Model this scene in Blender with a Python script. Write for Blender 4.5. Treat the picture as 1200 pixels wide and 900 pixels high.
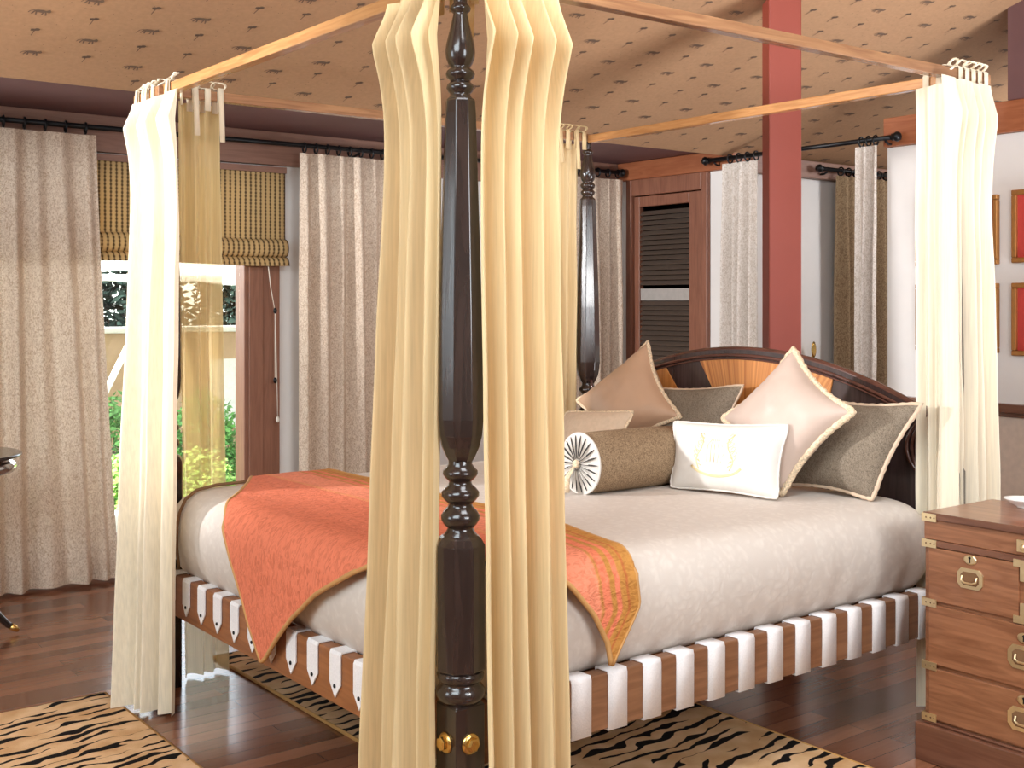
import bpy, bmesh, math, random
from math import sin, cos, pi, radians, sqrt, exp
from mathutils import Vector, Matrix, noise

for _o in list(bpy.data.objects):
    bpy.data.objects.remove(_o)
S = bpy.context.scene
COL = S.collection
RND = random.Random(7)

# ------------------------------------------------------------------ camera, world, light, exposure
cam_d = bpy.data.cameras.new('camera')
cam = bpy.data.objects.new('camera', cam_d)
COL.objects.link(cam)
cam.location = (-1.63, -2.3488, 1.4226)
cam.rotation_euler = (pi / 2, 0, -0.6519)
cam_d.sensor_width = 36
cam_d.lens = 36 * 1391.0 / 1200
cam_d.shift_y = -(450 - 354.2) / 1200
cam_d.clip_start = 0.05
cam_d.clip_end = 200
S.camera = cam

S.view_settings.view_transform = 'Standard'
S.view_settings.look = 'None'
S.view_settings.gamma = 1
S.view_settings.use_curve_mapping = False
S.view_settings.exposure = -0.34
S.cycles.max_bounces = 7
S.cycles.diffuse_bounces = 4
S.cycles.glossy_bounces = 3
S.cycles.transmission_bounces = 4
S.cycles.transparent_max_bounces = 8

W = bpy.data.worlds.new('world')
S.world = W
W.use_nodes = True
_nt = W.node_tree
_bg = _nt.nodes['Background']
_sky = _nt.nodes.new('ShaderNodeTexSky')
_sky.sky_type = 'NISHITA'
_sky.sun_disc = False
_sky.sun_elevation = radians(48)
_sky.sun_rotation = radians(230)
_hs = _nt.nodes.new('ShaderNodeHueSaturation')
_hs.inputs['Saturation'].default_value = .3
_nt.links.new(_sky.outputs[0], _hs.inputs['Color'])
_nt.links.new(_hs.outputs[0], _bg.inputs['Color'])
_bg.inputs['Strength'].default_value = 1.6


def light(name, kind, loc, target, power, color=(1, 1, 1), size=1.0, size_y=None):
    d = bpy.data.lights.new(name, kind)
    d.energy = power
    d.color = color
    if kind == 'AREA':
        d.size = size
        if size_y:
            d.shape = 'RECTANGLE'
            d.size_y = size_y
    elif kind == 'SUN':
        d.angle = radians(1.0)
    else:
        d.shadow_soft_size = size
    o = bpy.data.objects.new(name, d)
    COL.objects.link(o)
    o.location = loc
    o.rotation_euler = (Vector(target) - Vector(loc)).to_track_quat('-Z', 'Y').to_euler()
    return o


light('sun', 'SUN', (-6, 2, 9), (-6 + .75, 2 + .14, 9 - .62), 20, (1, .97, .92))
_k = light('key_lamp', 'SPOT', (-3.3, 2.75, 2.05), (4.0, 1.38, 1.93), 1450, (.97, .98, 1), .16)
_k.data.spot_size = radians(50)
_k.data.spot_blend = .45
light('side_lamp', 'AREA', (.75, -3.0, 1.85), (1.3, .3, .4), 24, (1, .98, .95), .4)
light('fill_lamp', 'AREA', (-2.7, -1.2, 3.15), (.6, 1.3, .2), 215, (.82, .94, 1), 2.2)  # added soft fill, the room has no such source
light('window_side_fill_lamp', 'AREA', (-3.9, .9, 1.7), (1.0, 1.9, 1.3), 52, (.80, .93, 1), 1.3, 1.3)  # added fill from the left, neither a window nor a room lamp
light('overhead_fill', 'AREA', (.3, -.9, 3.25), (1.0, 1.1, .7), 70, (.92, .96, 1), 1.2)  # added fill to brighten the bed top, no lamp hangs here
light('ceiling_wash_fill', 'AREA', (.2, -3.0, 1.9), (2.2, 1.3, 3.0), 75, (.86, .94, 1), 1.2)  # added fill that lifts the ceiling, not a fitting of the room
_k = light('ceiling_spot_fill', 'SPOT', (3.4, -1.6, .6), (2.7, 1.1, 2.85), 700, (.92, .95, 1), .7)  # added spot to brighten the right of the ceiling
_k.data.spot_size = radians(78)
_k.data.spot_blend = .8
light('passage_fill', 'AREA', (5.6, .9, 2.35), (5.2, 2.4, 1.2), 30, (.95, .97, 1), .6)  # added unseen fill for the space beyond the partition


# ------------------------------------------------------------------ helpers
def lin(r, g, b):
    def f(c):
        c /= 255
        return c / 12.92 if c <= .04045 else ((c + .055) / 1.055) ** 2.4
    return (f(r), f(g), f(b), 1)


class MB:
    """collects shapes and links them as one mesh object"""

    def __init__(s):
        s.v, s.f, s.m, s.sm, s.uv = [], [], [], [], []

    def face(s, idx, mat=0, smooth=False, uv=None):
        s.f.append(tuple(idx)); s.m.append(mat); s.sm.append(smooth); s.uv.append(uv)

    def box(s, x0, x1, y0, y1, z0, z1, mat=0):
        n = len(s.v)
        s.v += [(x, y, z) for z in (z0, z1) for y in (y0, y1) for x in (x0, x1)]
        for q in ((0, 2, 3, 1), (4, 5, 7, 6), (0, 1, 5, 4), (2, 6, 7, 3), (0, 4, 6, 2), (1, 3, 7, 5)):
            s.face([n + i for i in q], mat)

    def obox(s, c, ax, half, mat=0):
        n = len(s.v)
        c = Vector(c); ax = [Vector(a).normalized() for a in ax]
        for k in (-1, 1):
            for j in (-1, 1):
                for i in (-1, 1):
                    s.v.append(tuple(c + ax[0] * half[0] * i + ax[1] * half[1] * j + ax[2] * half[2] * k))
        for q in ((0, 2, 3, 1), (4, 5, 7, 6), (0, 1, 5, 4), (2, 6, 7, 3), (0, 4, 6, 2), (1, 3, 7, 5)):
            s.face([n + i for i in q], mat)

    def tube(s, pts, r, seg=8, closed=False, mat=0, cap=True):
        pts = [Vector(p) for p in pts]
        N = len(pts)
        rr = r if isinstance(r, (list, tuple)) else [r] * N
        n0 = len(s.v)
        prev = None
        for i, p in enumerate(pts):
            if closed:
                d = pts[(i + 1) % N] - pts[i - 1]
            else:
                d = pts[min(i + 1, N - 1)] - pts[max(i - 1, 0)]
            d.normalize()
            if prev is None:
                a = Vector((0, 0, 1)) if abs(d.z) < .9 else Vector((1, 0, 0))
                u = d.cross(a).normalized()
            else:
                u = (prev - d * prev.dot(d)).normalized()
            prev = u
            w = d.cross(u)
            for k in range(seg):
                t = 2 * pi * k / seg
                s.v.append(tuple(p + (u * cos(t) + w * sin(t)) * rr[i]))
        for i in range(N if closed else N - 1):
            a = n0 + i * seg; b = n0 + ((i + 1) % N) * seg
            for k in range(seg):
                s.face((a + k, a + (k + 1) % seg, b + (k + 1) % seg, b + k), mat, True)
        if cap and not closed:
            s.face([n0 + k for k in range(seg)][::-1], mat)
            s.face([n0 + (N - 1) * seg + k for k in range(seg)], mat)

    def lathe(s, prof, seg=24, org=(0, 0, 0), phase=0, smooth=True, mat=0, axis=None, cap=True):
        org = Vector(org)
        M = axis if axis else Matrix.Identity(3)
        n0 = len(s.v)
        for r, z in prof:
            for k in range(seg):
                t = 2 * pi * k / seg + phase
                s.v.append(tuple(org + M @ Vector((r * cos(t), r * sin(t), z))))
        for i in range(len(prof) - 1):
            a = n0 + i * seg; b = a + seg
            for k in range(seg):
                s.face((a + k, a + (k + 1) % seg, b + (k + 1) % seg, b + k), mat, smooth)
        if cap:
            s.face([n0 + k for k in range(seg)][::-1], mat)
            s.face([n0 + (len(prof) - 1) * seg + k for k in range(seg)], mat)

    def grid(s, fn, nu, nv, mat=0, smooth=True, uvfn=None, wrap=False):
        n0 = len(s.v)
        cu = nu if wrap else nu + 1
        for j in range(nv + 1):
            for i in range(cu):
                s.v.append(tuple(fn(i / nu, j / nv)))
        for j in range(nv):
            for i in range(nu):
                i2 = (i + 1) % cu
                q = (n0 + j * cu + i, n0 + j * cu + i2, n0 + (j + 1) * cu + i2, n0 + (j + 1) * cu + i)
                c = [(i / nu, j / nv), ((i + 1) / nu, j / nv), ((i + 1) / nu, (j + 1) / nv), (i / nu, (j + 1) / nv)]
                s.face(q, mat, smooth, [uvfn(*k) for k in c] if uvfn else c)

    def prism(s, poly, fn, t0, t1, mat=0, smooth=False):
        """poly of 2-D points, fn(a, b, t) places them; t0..t1 is the thickness"""
        n = len(s.v); N = len(poly)
        for t in (t0, t1):
            s.v += [tuple(fn(a, b, t)) for a, b in poly]
        s.face([n + i for i in range(N)][::-1], mat)
        s.face([n + N + i for i in range(N)], mat)
        for i in range(N):
            j = (i + 1) % N
            s.face((n + i, n + j, n + N + j, n + N + i), mat, smooth)

    def ribbon(s, path, wv, mat=0, closed=False):
        wv = Vector(wv) * .5
        n = len(s.v)
        for p in path:
            p = Vector(p)
            s.v += [tuple(p - wv), tuple(p + wv)]
        N = len(path)
        for i in range(N if closed else N - 1):
            j = (i + 1) % N
            s.face((n + 2 * i, n + 2 * i + 1, n + 2 * j + 1, n + 2 * j), mat, True)

    def build(s, name, mats, parent=None, bevel=0, solid=0, off=0, recalc=True):
        me = bpy.data.meshes.new(name)
        org = Vector((0, 0, 0))
        if parent is None and s.v:
            xs = [p[0] for p in s.v]; ys = [p[1] for p in s.v]; zs = [p[2] for p in s.v]
            org = Vector(((min(xs) + max(xs)) / 2, (min(ys) + max(ys)) / 2, min(zs)))
        elif parent is not None:
            q = parent
            while q is not None:
                org = org + q.location
                q = q.parent
        me.from_pydata([tuple(Vector(p) - org) for p in s.v], [], s.f)
        if not isinstance(mats, (list, tuple)):
            mats = [mats]
        for m in mats:
            me.materials.append(m)
        me.polygons.foreach_set('material_index', s.m)
        me.polygons.foreach_set('use_smooth', s.sm)
        if any(u for u in s.uv):
            L = me.uv_layers.new(name='UVMap')
            k = 0
            for fi, f in enumerate(s.f):
                for c in range(len(f)):
                    if s.uv[fi]:
                        L.data[k].uv = s.uv[fi][c]
                    k += 1
        if recalc:
            bm = bmesh.new(); bm.from_mesh(me)
            bmesh.ops.recalc_face_normals(bm, faces=bm.faces)
            bm.to_mesh(me); bm.free()
        o = bpy.data.objects.new(name, me)
        COL.objects.link(o)
        if parent is None:
            o.location = org
        else:
            o.parent = parent
        if solid:
            md = o.modifiers.new('thickness', 'SOLIDIFY'); md.thickness = solid; md.offset = off
        if bevel:
            md = o.modifiers.new('edges', 'BEVEL'); md.width = bevel; md.segments = 2
            md.limit_method = 'ANGLE'; md.angle_limit = radians(40)
        return o


def tag(o, label, cat, group=None):
    o['label'] = label; o['category'] = cat
    if group:
        o['group'] = group
    return o


def struct(o):
    o['kind'] = 'structure'
    return o


def empty(name, loc):
    o = bpy.data.objects.new(name, None)
    o.empty_display_size = .1
    COL.objects.link(o)
    o.location = loc
    return o


# ------------------------------------------------------------------ materials
def new_mat(name):
    m = bpy.data.materials.new(name); m.use_nodes = True
    nt = m.node_tree
    b = nt.nodes['Principled BSDF']
    return m, nt, b


def N(nt, t, **k):
    n = nt.nodes.new(t)
    for a, v in k.items():
        if a in n.inputs:
            n.inputs[a].default_value = v
        else:
            setattr(n, a, v)
    return n


def coords(nt, scale=(1, 1, 1), kind='Object'):
    tc = nt.nodes.new('ShaderNodeTexCoord')
    mp = nt.nodes.new('ShaderNodeMapping')
    mp.inputs['Scale'].default_value = scale
    nt.links.new(tc.outputs[kind], mp.inputs['Vector'])
    return mp.outputs['Vector']


def ramp(nt, fac, stops):
    r = nt.nodes.new('ShaderNodeValToRGB')
    e = r.color_ramp.elements
    while len(e) < len(stops):
        e.new(.5)
    for i, (p, c) in enumerate(stops):
        e[i].position = p; e[i].color = c
    nt.links.new(fac, r.inputs['Fac'])
    return r.outputs['Color']


def bump(nt, b, h, strength=.2, dist=.005):
    n = nt.nodes.new('ShaderNodeBump')
    n.inputs['Strength'].default_value = strength
    n.inputs['Distance'].default_value = dist
    nt.links.new(h, n.inputs['Height'])
    nt.links.new(n.outputs['Normal'], b.inputs['Normal'])


def plain(name, c, rough=.6, metal=0, spec=.5, noise_amt=.06, nscale=30, bstr=0):
    m, nt, b = new_mat(name)
    v = coords(nt)
    n = N(nt, 'ShaderNodeTexNoise', Scale=nscale, Detail=4.0)
    nt.links.new(v, n.inputs['Vector'])
    lo = tuple(x * (1 - noise_amt) for x in c[:3]) + (1,)
    hi = tuple(min(1, x * (1 + noise_amt)) for x in c[:3]) + (1,)
    nt.links.new(ramp(nt, n.outputs['Fac'], [(.3, lo), (.7, hi)]), b.inputs['Base Color'])
    b.inputs['Roughness'].default_value = rough
    b.inputs['Metallic'].default_value = metal
    b.inputs['Specular IOR Level'].default_value = spec
    if bstr:
        bump(nt, b, n.outputs['Fac'], bstr)
    return m


def wood(name, c1, c2, axis='x', rough=.35, coat=0.0, scale=1.0):
    m, nt, b = new_mat(name)
    sc = {'x': (1.2, 14, 14), 'y': (14, 1.2, 14), 'z': (14, 14, 1.2)}[axis]
    v = coords(nt, tuple(k * scale for k in sc))
    n = N(nt, 'ShaderNodeTexNoise', Scale=3.0, Detail=6.0, Distortion=1.2)
    nt.links.new(v, n.inputs['Vector'])
    nt.links.new(ramp(nt, n.outputs['Fac'], [(.3, c1), (.68, c2)]), b.inputs['Base Color'])
    b.inputs['Roughness'].default_value = rough
    b.inputs['Coat Weight'].default_value = coat
    b.inputs['Coat Roughness'].default_value = .08
    bump(nt, b, n.outputs['Fac'], .05)
    return m


def sheer(name, c, transl=.35, transp=0.05):
    m, nt, b = new_mat(name)
    v = coords(nt, (160, 160, 5))
    n = N(nt, 'ShaderNodeTexNoise', Scale=1.0, Detail=3.0)
    nt.links.new(v, n.inputs['Vector'])
    c2 = tuple(x * .86 for x in c[:3]) + (1,)
    colr = ramp(nt, n.outputs['Fac'], [(.3, c2), (.7, c)])
    nt.links.new(colr, b.inputs['Base Color'])
    b.inputs['Roughness'].default_value = .75
    b.inputs['Specular IOR Level'].default_value = .15
    bump(nt, b, n.outputs['Fac'], .06)
    tr = nt.nodes.new('ShaderNodeBsdfTranslucent')
    nt.links.new(colr, tr.inputs['Color'])
    mx = nt.nodes.new('ShaderNodeMixShader'); mx.inputs[0].default_value = transl
    nt.links.new(b.outputs[0], mx.inputs[1]); nt.links.new(tr.outputs[0], mx.inputs[2])
    tp = nt.nodes.new('ShaderNodeBsdfTransparent')
    tp.inputs['Color'].default_value = (1, .93, .75, 1)
    m2 = nt.nodes.new('ShaderNodeMixShader'); m2.inputs[0].default_value = transp
    nt.links.new(mx.outputs[0], m2.inputs[1]); nt.links.new(tp.outputs[0], m2.inputs[2])
    nt.links.new(m2.outputs[0], nt.nodes['Material Output'].inputs['Surface'])
    return m


def mottled(name, c1, c2, scale=42, transl=.12, rough=.85):
    m, nt, b = new_mat(name)
    v = coords(nt, (1, 1, .7))
    n = N(nt, 'ShaderNodeTexNoise', Scale=float(scale), Detail=5.0, Distortion=2.2)
    nt.links.new(v, n.inputs['Vector'])
    colr = ramp(nt, n.outputs['Fac'], [(.40, c1), (.56, c2)])
    nt.links.new(colr, b.inputs['Base Color'])
    b.inputs['Roughness'].default_value = rough
    b.inputs['Specular IOR Level'].default_value = .2
    bump(nt, b, n.outputs['Fac'], .08)
    if transl:
        tr = nt.nodes.new('ShaderNodeBsdfTranslucent')
        nt.links.new(colr, tr.inputs['Color'])
        mx = nt.nodes.new('ShaderNodeMixShader'); mx.inputs[0].default_value = transl
        nt.links.new(b.outputs[0], mx.inputs[1]); nt.links.new(tr.outputs[0], mx.inputs[2])
        nt.links.new(mx.outputs[0], nt.nodes['Material Output'].inputs['Surface'])
    return m


def floor_mat():
    m, nt, b = new_mat('cherry_floorboards')
    v = coords(nt)
    br = nt.nodes.new('ShaderNodeTexBrick')
    br.inputs['Scale'].default_value = 1.0
    br.inputs['Brick Width'].default_value = .95
    br.inputs['Row Height'].default_value = .078
    br.inputs['Mortar Size'].default_value = .0012
    br.inputs['Bias'].default_value = 0
    br.inputs['Color1'].default_value = (0, 0, 0, 1)
    br.inputs['Color2'].default_value = (1, 1, 1, 1)
    br.inputs['Mortar'].default_value = (0.5, .5, .5, 1)
    br.offset = .37
    nt.links.new(v, br.inputs['Vector'])
    plank = ramp(nt, br.outputs['Color'], [(0, lin(108, 66, 46)), (.5, lin(132, 84, 60)), (1, lin(158, 106, 78))])
    mp = coords(nt, (2, 26, 1))
    n = N(nt, 'ShaderNodeTexNoise', Scale=2.5, Detail=6.0, Distortion=.8)
    nt.links.new(mp, n.inputs['Vector'])
    gr = ramp(nt, n.outputs['Fac'], [(.3, (.84, .82, .8, 1)), (.7, (1.0, 1.0, 1.0, 1))])
    mx = nt.nodes.new('ShaderNodeMix'); mx.data_type = 'RGBA'; mx.blend_type = 'MULTIPLY'
    mx.inputs['Factor'].default_value = 1
    nt.links.new(plank, mx.inputs['A']); nt.links.new(gr, mx.inputs['B'])
    m3 = nt.nodes.new('ShaderNodeMix'); m3.data_type = 'RGBA'
    m3.inputs['B'].default_value = lin(40, 18, 12)
    nt.links.new(br.outputs['Fac'], m3.inputs['Factor'])
    nt.links.new(mx.outputs['Result'], m3.inputs['A'])
    nt.links.new(m3.outputs['Result'], b.inputs['Base Color'])
    b.inputs['Roughness'].default_value = .22
    b.inputs['Coat Weight'].default_value = .18
    b.inputs['Coat Roughness'].default_value = .1
    b.inputs['Specular IOR Level'].default_value = .42
    inv = nt.nodes.new('ShaderNodeMath'); inv.operation = 'SUBTRACT'; inv.inputs[0].default_value = 1
    nt.links.new(br.outputs['Fac'], inv.inputs[1])
    bump(nt, b, inv.outputs[0], .25, .002)
    return m


def tiger_mat():
    m, nt, b = new_mat('tiger_stripe_wool')
    tc = nt.nodes.new('ShaderNodeTexCoord')
    mp = nt.nodes.new('ShaderNodeMapping')
    mp.inputs['Rotation'].default_value = (0, 0, radians(-8))
    mp.inputs['Scale'].default_value = (1.0, 1, 1)
    nt.links.new(tc.outputs['Object'], mp.inputs['Vector'])
    v = mp.outputs['Vector']
    w = nt.nodes.new('ShaderNodeTexWave')
    w.wave_type = 'BANDS'; w.bands_direction = 'Y'; w.wave_profile = 'TRI'
    w.inputs['Scale'].default_value = 5.6
    w.inputs['Distortion'].default_value = 6.5
    w.inputs['Detail'].default_value = 2.0
    w.inputs['Detail Scale'].default_value = 1.25
    w.inputs['Detail Roughness'].default_value = .45
    nt.links.new(v, w.inputs['Vector'])
    mp2 = nt.nodes.new('ShaderNodeMapping')
    mp2.inputs['Scale'].default_value = (5.0, 11, 1)
    mp2.inputs['Rotation'].default_value = (0, 0, radians(25))
    nt.links.new(tc.outputs['Object'], mp2.inputs['Vector'])
    n = N(nt, 'ShaderNodeTexNoise', Scale=1.1, Detail=1.5)
    nt.links.new(mp2.outputs['Vector'], n.inputs['Vector'])
    a = nt.nodes.new('ShaderNodeMath'); a.operation = 'MULTIPLY_ADD'
    a.inputs[1].default_value = 2.4; a.inputs[2].default_value = -1.2
    nt.links.new(n.outputs['Fac'], a.inputs[0])
    s = nt.nodes.new('ShaderNodeMath'); s.operation = 'ADD'
    nt.links.new(w.outputs['Fac'], s.inputs[0]); nt.links.new(a.outputs[0], s.inputs[1])
    fine = N(nt, 'ShaderNodeTexNoise', Scale=9.0, Detail=3.0)
    nt.links.new(tc.outputs['Object'], fine.inputs['Vector'])
    base = ramp(nt, fine.outputs['Fac'], [(.35, lin(200, 156, 110)), (.7, lin(226, 188, 146))])
    mk = ramp(nt, s.outputs[0], [(.72, (0, 0, 0, 1)), (.76, (1, 1, 1, 1))])
    mx = nt.nodes.new('ShaderNodeMix'); mx.data_type = 'RGBA'
    mx.inputs['B'].default_value = lin(24, 20, 18)
    nt.links.new(mk, mx.inputs['Factor']); nt.links.new(base, mx.inputs['A'])
    nt.links.new(mx.outputs['Result'], b.inputs['Base Color'])
    b.inputs['Roughness'].default_value = .95
    b.inputs['Specular IOR Level'].default_value = .1
    f2 = N(nt, 'ShaderNodeTexNoise', Scale=220.0, Detail=2.0)
    nt.links.new(tc.outputs['Object'], f2.inputs['Vector'])
    bump(nt, b, f2.outputs['Fac'], .5, .004)
    return m


def quilt_mat():
    """UV carries metres: u from foot to head, v across the bed"""
    m, nt, b = new_mat('orange_quilted_cotton')
    tc = nt.nodes.new('ShaderNodeTexCoord')
    sp = nt.nodes.new('ShaderNodeSeparateXYZ')
    nt.links.new(tc.outputs['UV'], sp.inputs[0])
    o1, o2 = lin(230, 130, 98), lin(238, 146, 114)
    gold, pale = lin(196, 138, 70), lin(232, 150, 104)
    stops = [(0, o1), (.745, o1), (.75, pale), (.762, pale), (.766, o2), (.87, o2), (.878, gold), (.886, o1), (.905, o1), (.910, gold), (.922, gold),
             (.926, o1), (.938, o1), (.942, gold), (.958, gold), (.962, lin(190, 96, 60)), (.968, gold), (1, gold)]
    mr = nt.nodes.new('ShaderNodeMapRange')
    mr.inputs['From Min'].default_value = -.45; mr.inputs['From Max'].default_value = .665
    nt.links.new(sp.outputs['X'], mr.inputs['Value'])
    colr = ramp(nt, mr.outputs['Result'], stops)
    mp = nt.nodes.new('ShaderNodeMapping'); mp.inputs['Scale'].default_value = (9, 16, 1)
    nt.links.new(tc.outputs['UV'], mp.inputs['Vector'])
    n = N(nt, 'ShaderNodeTexNoise', Scale=4.0, Detail=3.0, Distortion=1.4)
    nt.links.new(mp.outputs['Vector'], n.inputs['Vector'])
    gr = ramp(nt, n.outputs['Fac'], [(.36, (.8, .74, .7, 1)), (.55, (1, 1, 1, 1))])
    mx = nt.nodes.new('ShaderNodeMix'); mx.data_type = 'RGBA'; mx.blend_type = 'MULTIPLY'
    mx.inputs['Factor'].default_value = 1
    nt.links.new(colr, mx.inputs['A']); nt.links.new(gr, mx.inputs['B'])
    nt.links.new(mx.outputs['Result'], b.inputs['Base Color'])
    b.inputs['Roughness'].default_value = .85
    b.inputs['Specular IOR Level'].default_value = .2
    bump(nt, b, n.outputs['Fac'], .7, .008)
    return m


def blind_mat():
    m, nt, b = new_mat('woven_roman_blind_fabric')
    v = coords(nt)
    w = nt.nodes.new('ShaderNodeTexWave'); w.bands_direction = 'X'
    w.inputs['Scale'].default_value = 10.5; w.inputs['Distortion'].default_value = .35
    w.inputs['Detail'].default_value = 2
    nt.links.new(v, w.inputs['Vector'])
    w2 = nt.nodes.new('ShaderNodeTexWave'); w2.bands_direction = 'Z'
    w2.inputs['Scale'].default_value = 16
    nt.links.new(v, w2.inputs['Vector'])
    a = nt.nodes.new('ShaderNodeMath'); a.operation = 'MULTIPLY_ADD'; a.inputs[1].default_value = .25
    nt.links.new(w2.outputs['Fac'], a.inputs[0]); nt.links.new(w.outputs['Fac'], a.inputs[2])
    colr = ramp(nt, a.outputs[0], [(.22, lin(104, 80, 52)), (.42, lin(204, 170, 116)), (.9, lin(222, 190, 132))])
    nt.links.new(colr, b.inputs['Base Color'])
    b.inputs['Roughness'].default_value = .9
    tr = nt.nodes.new('ShaderNodeBsdfTranslucent'); nt.links.new(colr, tr.inputs['Color'])
    mx = nt.nodes.new('ShaderNodeMixShader'); mx.inputs[0].default_value = .25
    nt.links.new(b.outputs[0], mx.inputs[1]); nt.links.new(tr.outputs[0], mx.inputs[2])
    nt.links.new(mx.outputs[0], nt.nodes['Material Output'].inputs['Surface'])
    return m


def glass_mat():
    m, nt, b = new_mat('window_glass')
    tp = nt.nodes.new('ShaderNodeBsdfTransparent'); tp.inputs[0].default_value = (.97, .99, .98, 1)
    gl = nt.nodes.new('ShaderNodeBsdfGlossy'); gl.inputs['Roughness'].default_value = .03
    mx = nt.nodes.new('ShaderNodeMixShader'); mx.inputs[0].default_value = .04
    nt.links.new(tp.outputs[0], mx.inputs[1]); nt.links.new(gl.outputs[0], mx.inputs[2])
    nt.links.new(mx.outputs[0], nt.nodes['Material Output'].inputs['Surface'])
    return m


def spread_mat():
    m, nt, b = new_mat('ivory_matelasse_cotton')
    v = coords(nt)
    vo = nt.nodes.new('ShaderNodeTexVoronoi'); vo.inputs['Scale'].default_value = 34
    n0 = N(nt, 'ShaderNodeTexNoise', Scale=14.0, Detail=3.0)
    nt.links.new(v, n0.inputs['Vector'])
    ad = nt.nodes.new('ShaderNodeMix'); ad.data_type = 'RGBA'; ad.blend_type = 'ADD'; ad.inputs['Factor'].default_value = .12
    nt.links.new(v, ad.inputs['A']); nt.links.new(n0.outputs['Color'], ad.inputs['B'])
    nt.links.new(ad.outputs['Result'], vo.inputs['Vector'])
    nt.links.new(ramp(nt, vo.outputs['Distance'], [(.1, lin(218, 208, 198)), (.6, lin(210, 199, 189))]), b.inputs['Base Color'])
    b.inputs['Roughness'].default_value = .75
    b.inputs['Specular IOR Level'].default_value = .25
    bump(nt, b, vo.outputs['Distance'], .16, .006)
    return m


M = {}
M['floor'] = floor_mat()
M['white_wall'] = plain('white_plaster', lin(236, 232, 228), .8, nscale=6, noise_amt=.02)
M['ceiling'] = plain('apricot_wallpaper', lin(178, 138, 102), .85, nscale=55, noise_amt=.06)
M['motif'] = plain('brown_motif_print', lin(116, 92, 74), .85)
M['maroon'] = plain('maroon_paint', lin(112, 78, 78), .6, nscale=5)
M['terracotta'] = plain('terracotta_paint', lin(136, 57, 41), .55, nscale=4, noise_amt=.05)
M['beam'] = wood('red_brown_timber', lin(144, 80, 48), lin(166, 100, 64), 'y', .45)
M['beam_x'] = wood('red_brown_timber_long', lin(136, 98, 82), lin(156, 116, 98), 'x', .45)
M['frame_wood'] = wood('window_timber', lin(134, 90, 70), lin(156, 108, 86), 'z', .4)
M['door_wood'] = wood('door_timber', lin(124, 78, 60), lin(148, 98, 76), 'z', .4)
M['louver'] = plain('dark_louver_slat', lin(92, 78, 68), .35)
M['post'] = wood('dark_mahogany', lin(34, 24, 21), lin(52, 38, 33), 'z', .2, .3)
M['rail'] = wood('bed_rail_timber', lin(118, 78, 52), lin(144, 100, 70), 'x', .4)
M['rail_y'] = wood('bed_rail_timber_cross', lin(136, 82, 46), lin(162, 104, 62), 'y', .4)
M['canopy'] = wood('canopy_rail_timber', lin(136, 94, 66), lin(166, 122, 86), 'x', .25, .4)
M['canopy_y_lit'] = wood('canopy_rail_timber_cross_lit', lin(168, 114, 68), lin(200, 146, 92), 'y', .25, .4)  # same timber as the side rails, stronger light put into the colour
M['inlay'] = wood('orange_inlay_veneer', lin(176, 104, 48), lin(212, 142, 76), 'z', .3, .3)
M['dark_veneer'] = wood('dark_veneer', lin(50, 38, 36), lin(68, 52, 50), 'z', .25, .4)
M['mould'] = wood('dark_moulding', lin(74, 44, 36), lin(98, 62, 52), 'y', .2, .4)
M['brass'] = plain('brass', lin(214, 176, 104), .25, 1.0)
M['pale_brass'] = plain('pale_brass', lin(232, 214, 172), .3, .9)
M['iron'] = plain('black_iron', lin(26, 26, 28), .35, .4)
M['webbing'] = plain('white_webbing', lin(240, 236, 236), .85, nscale=200, noise_amt=.05, bstr=.3)
M['sheer'] = sheer('cream_sheer', lin(240, 213, 165), .2, .02)
M['sheer_gold'] = sheer('gold_sheer', lin(252, 230, 176), .36, .24)  # thin gold cloth, colour raised to carry the window's backlight
M['sheer_lit'] = sheer('lit_cream_sheer', lin(250, 237, 212), .2, .02)  # lit copy of the cream sheer, bright light put into the colour
M['drape'] = mottled('taupe_paisley_drape', lin(196, 170, 146), lin(232, 214, 194), 85)
M['drape_dark'] = mottled('brown_velvet_drape', lin(128, 104, 78), lin(158, 134, 104), 60, .05)
M['drape_pale'] = mottled('pale_lined_drape', lin(200, 188, 176), lin(226, 218, 210), 70, .1)
M['spread'] = spread_mat()
M['quilt'] = quilt_mat()
M['hem'] = plain('gold_binding', lin(196, 146, 88), .8)
M['piping'] = plain('brown_piping', lin(122, 88, 58), .8)
M['tan'] = plain('tan_silk', lin(186, 150, 122), .5, nscale=8, noise_amt=.05)
M['tan_b'] = plain('fawn_silk', lin(196, 174, 160), .5, nscale=8, noise_amt=.05)
M['cord'] = plain('twisted_cream_cord', lin(222, 198, 166), .8, nscale=160, noise_amt=.35, bstr=.8)
M['grey'] = mottled('grey_brown_chenille', lin(104, 92, 78), lin(136, 122, 106), 160, 0)
M['linen'] = plain('beige_linen', lin(206, 180, 154), .8, nscale=60)
M['ivory'] = plain('ivory_linen', lin(216, 210, 202), .8, nscale=50, noise_amt=.02)
M['gold_thread'] = plain('gold_thread', lin(222, 198, 150), .5)
M['bolster'] = mottled('brown_bolster_chenille', lin(118, 96, 74), lin(160, 136, 108), 150, 0)
M['rug'] = tiger_mat()
M['rug_edge'] = plain('rug_binding', lin(186, 138, 76), .95)
M['chest'] = wood('chest_timber', lin(122, 76, 50), lin(160, 108, 76), 'y', .3, .3)
M['chest_dark'] = wood('chest_edge_timber', lin(98, 60, 44), lin(124, 82, 62), 'y', .3, .3)
M['gilt'] = plain('gilt_frame', lin(176, 122, 66), .35, .5)
M['mat_red'] = plain('red_picture_mat', lin(196, 66, 58), .8)
M['print'] = plain('print_paper', lin(236, 226, 206), .8)
M['ink'] = plain('print_ink', lin(70, 60, 52), .8)
M['glass'] = glass_mat()
M['blind'] = blind_mat()
M['cordw'] = plain('white_cord', lin(230, 222, 208), .7)
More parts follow.
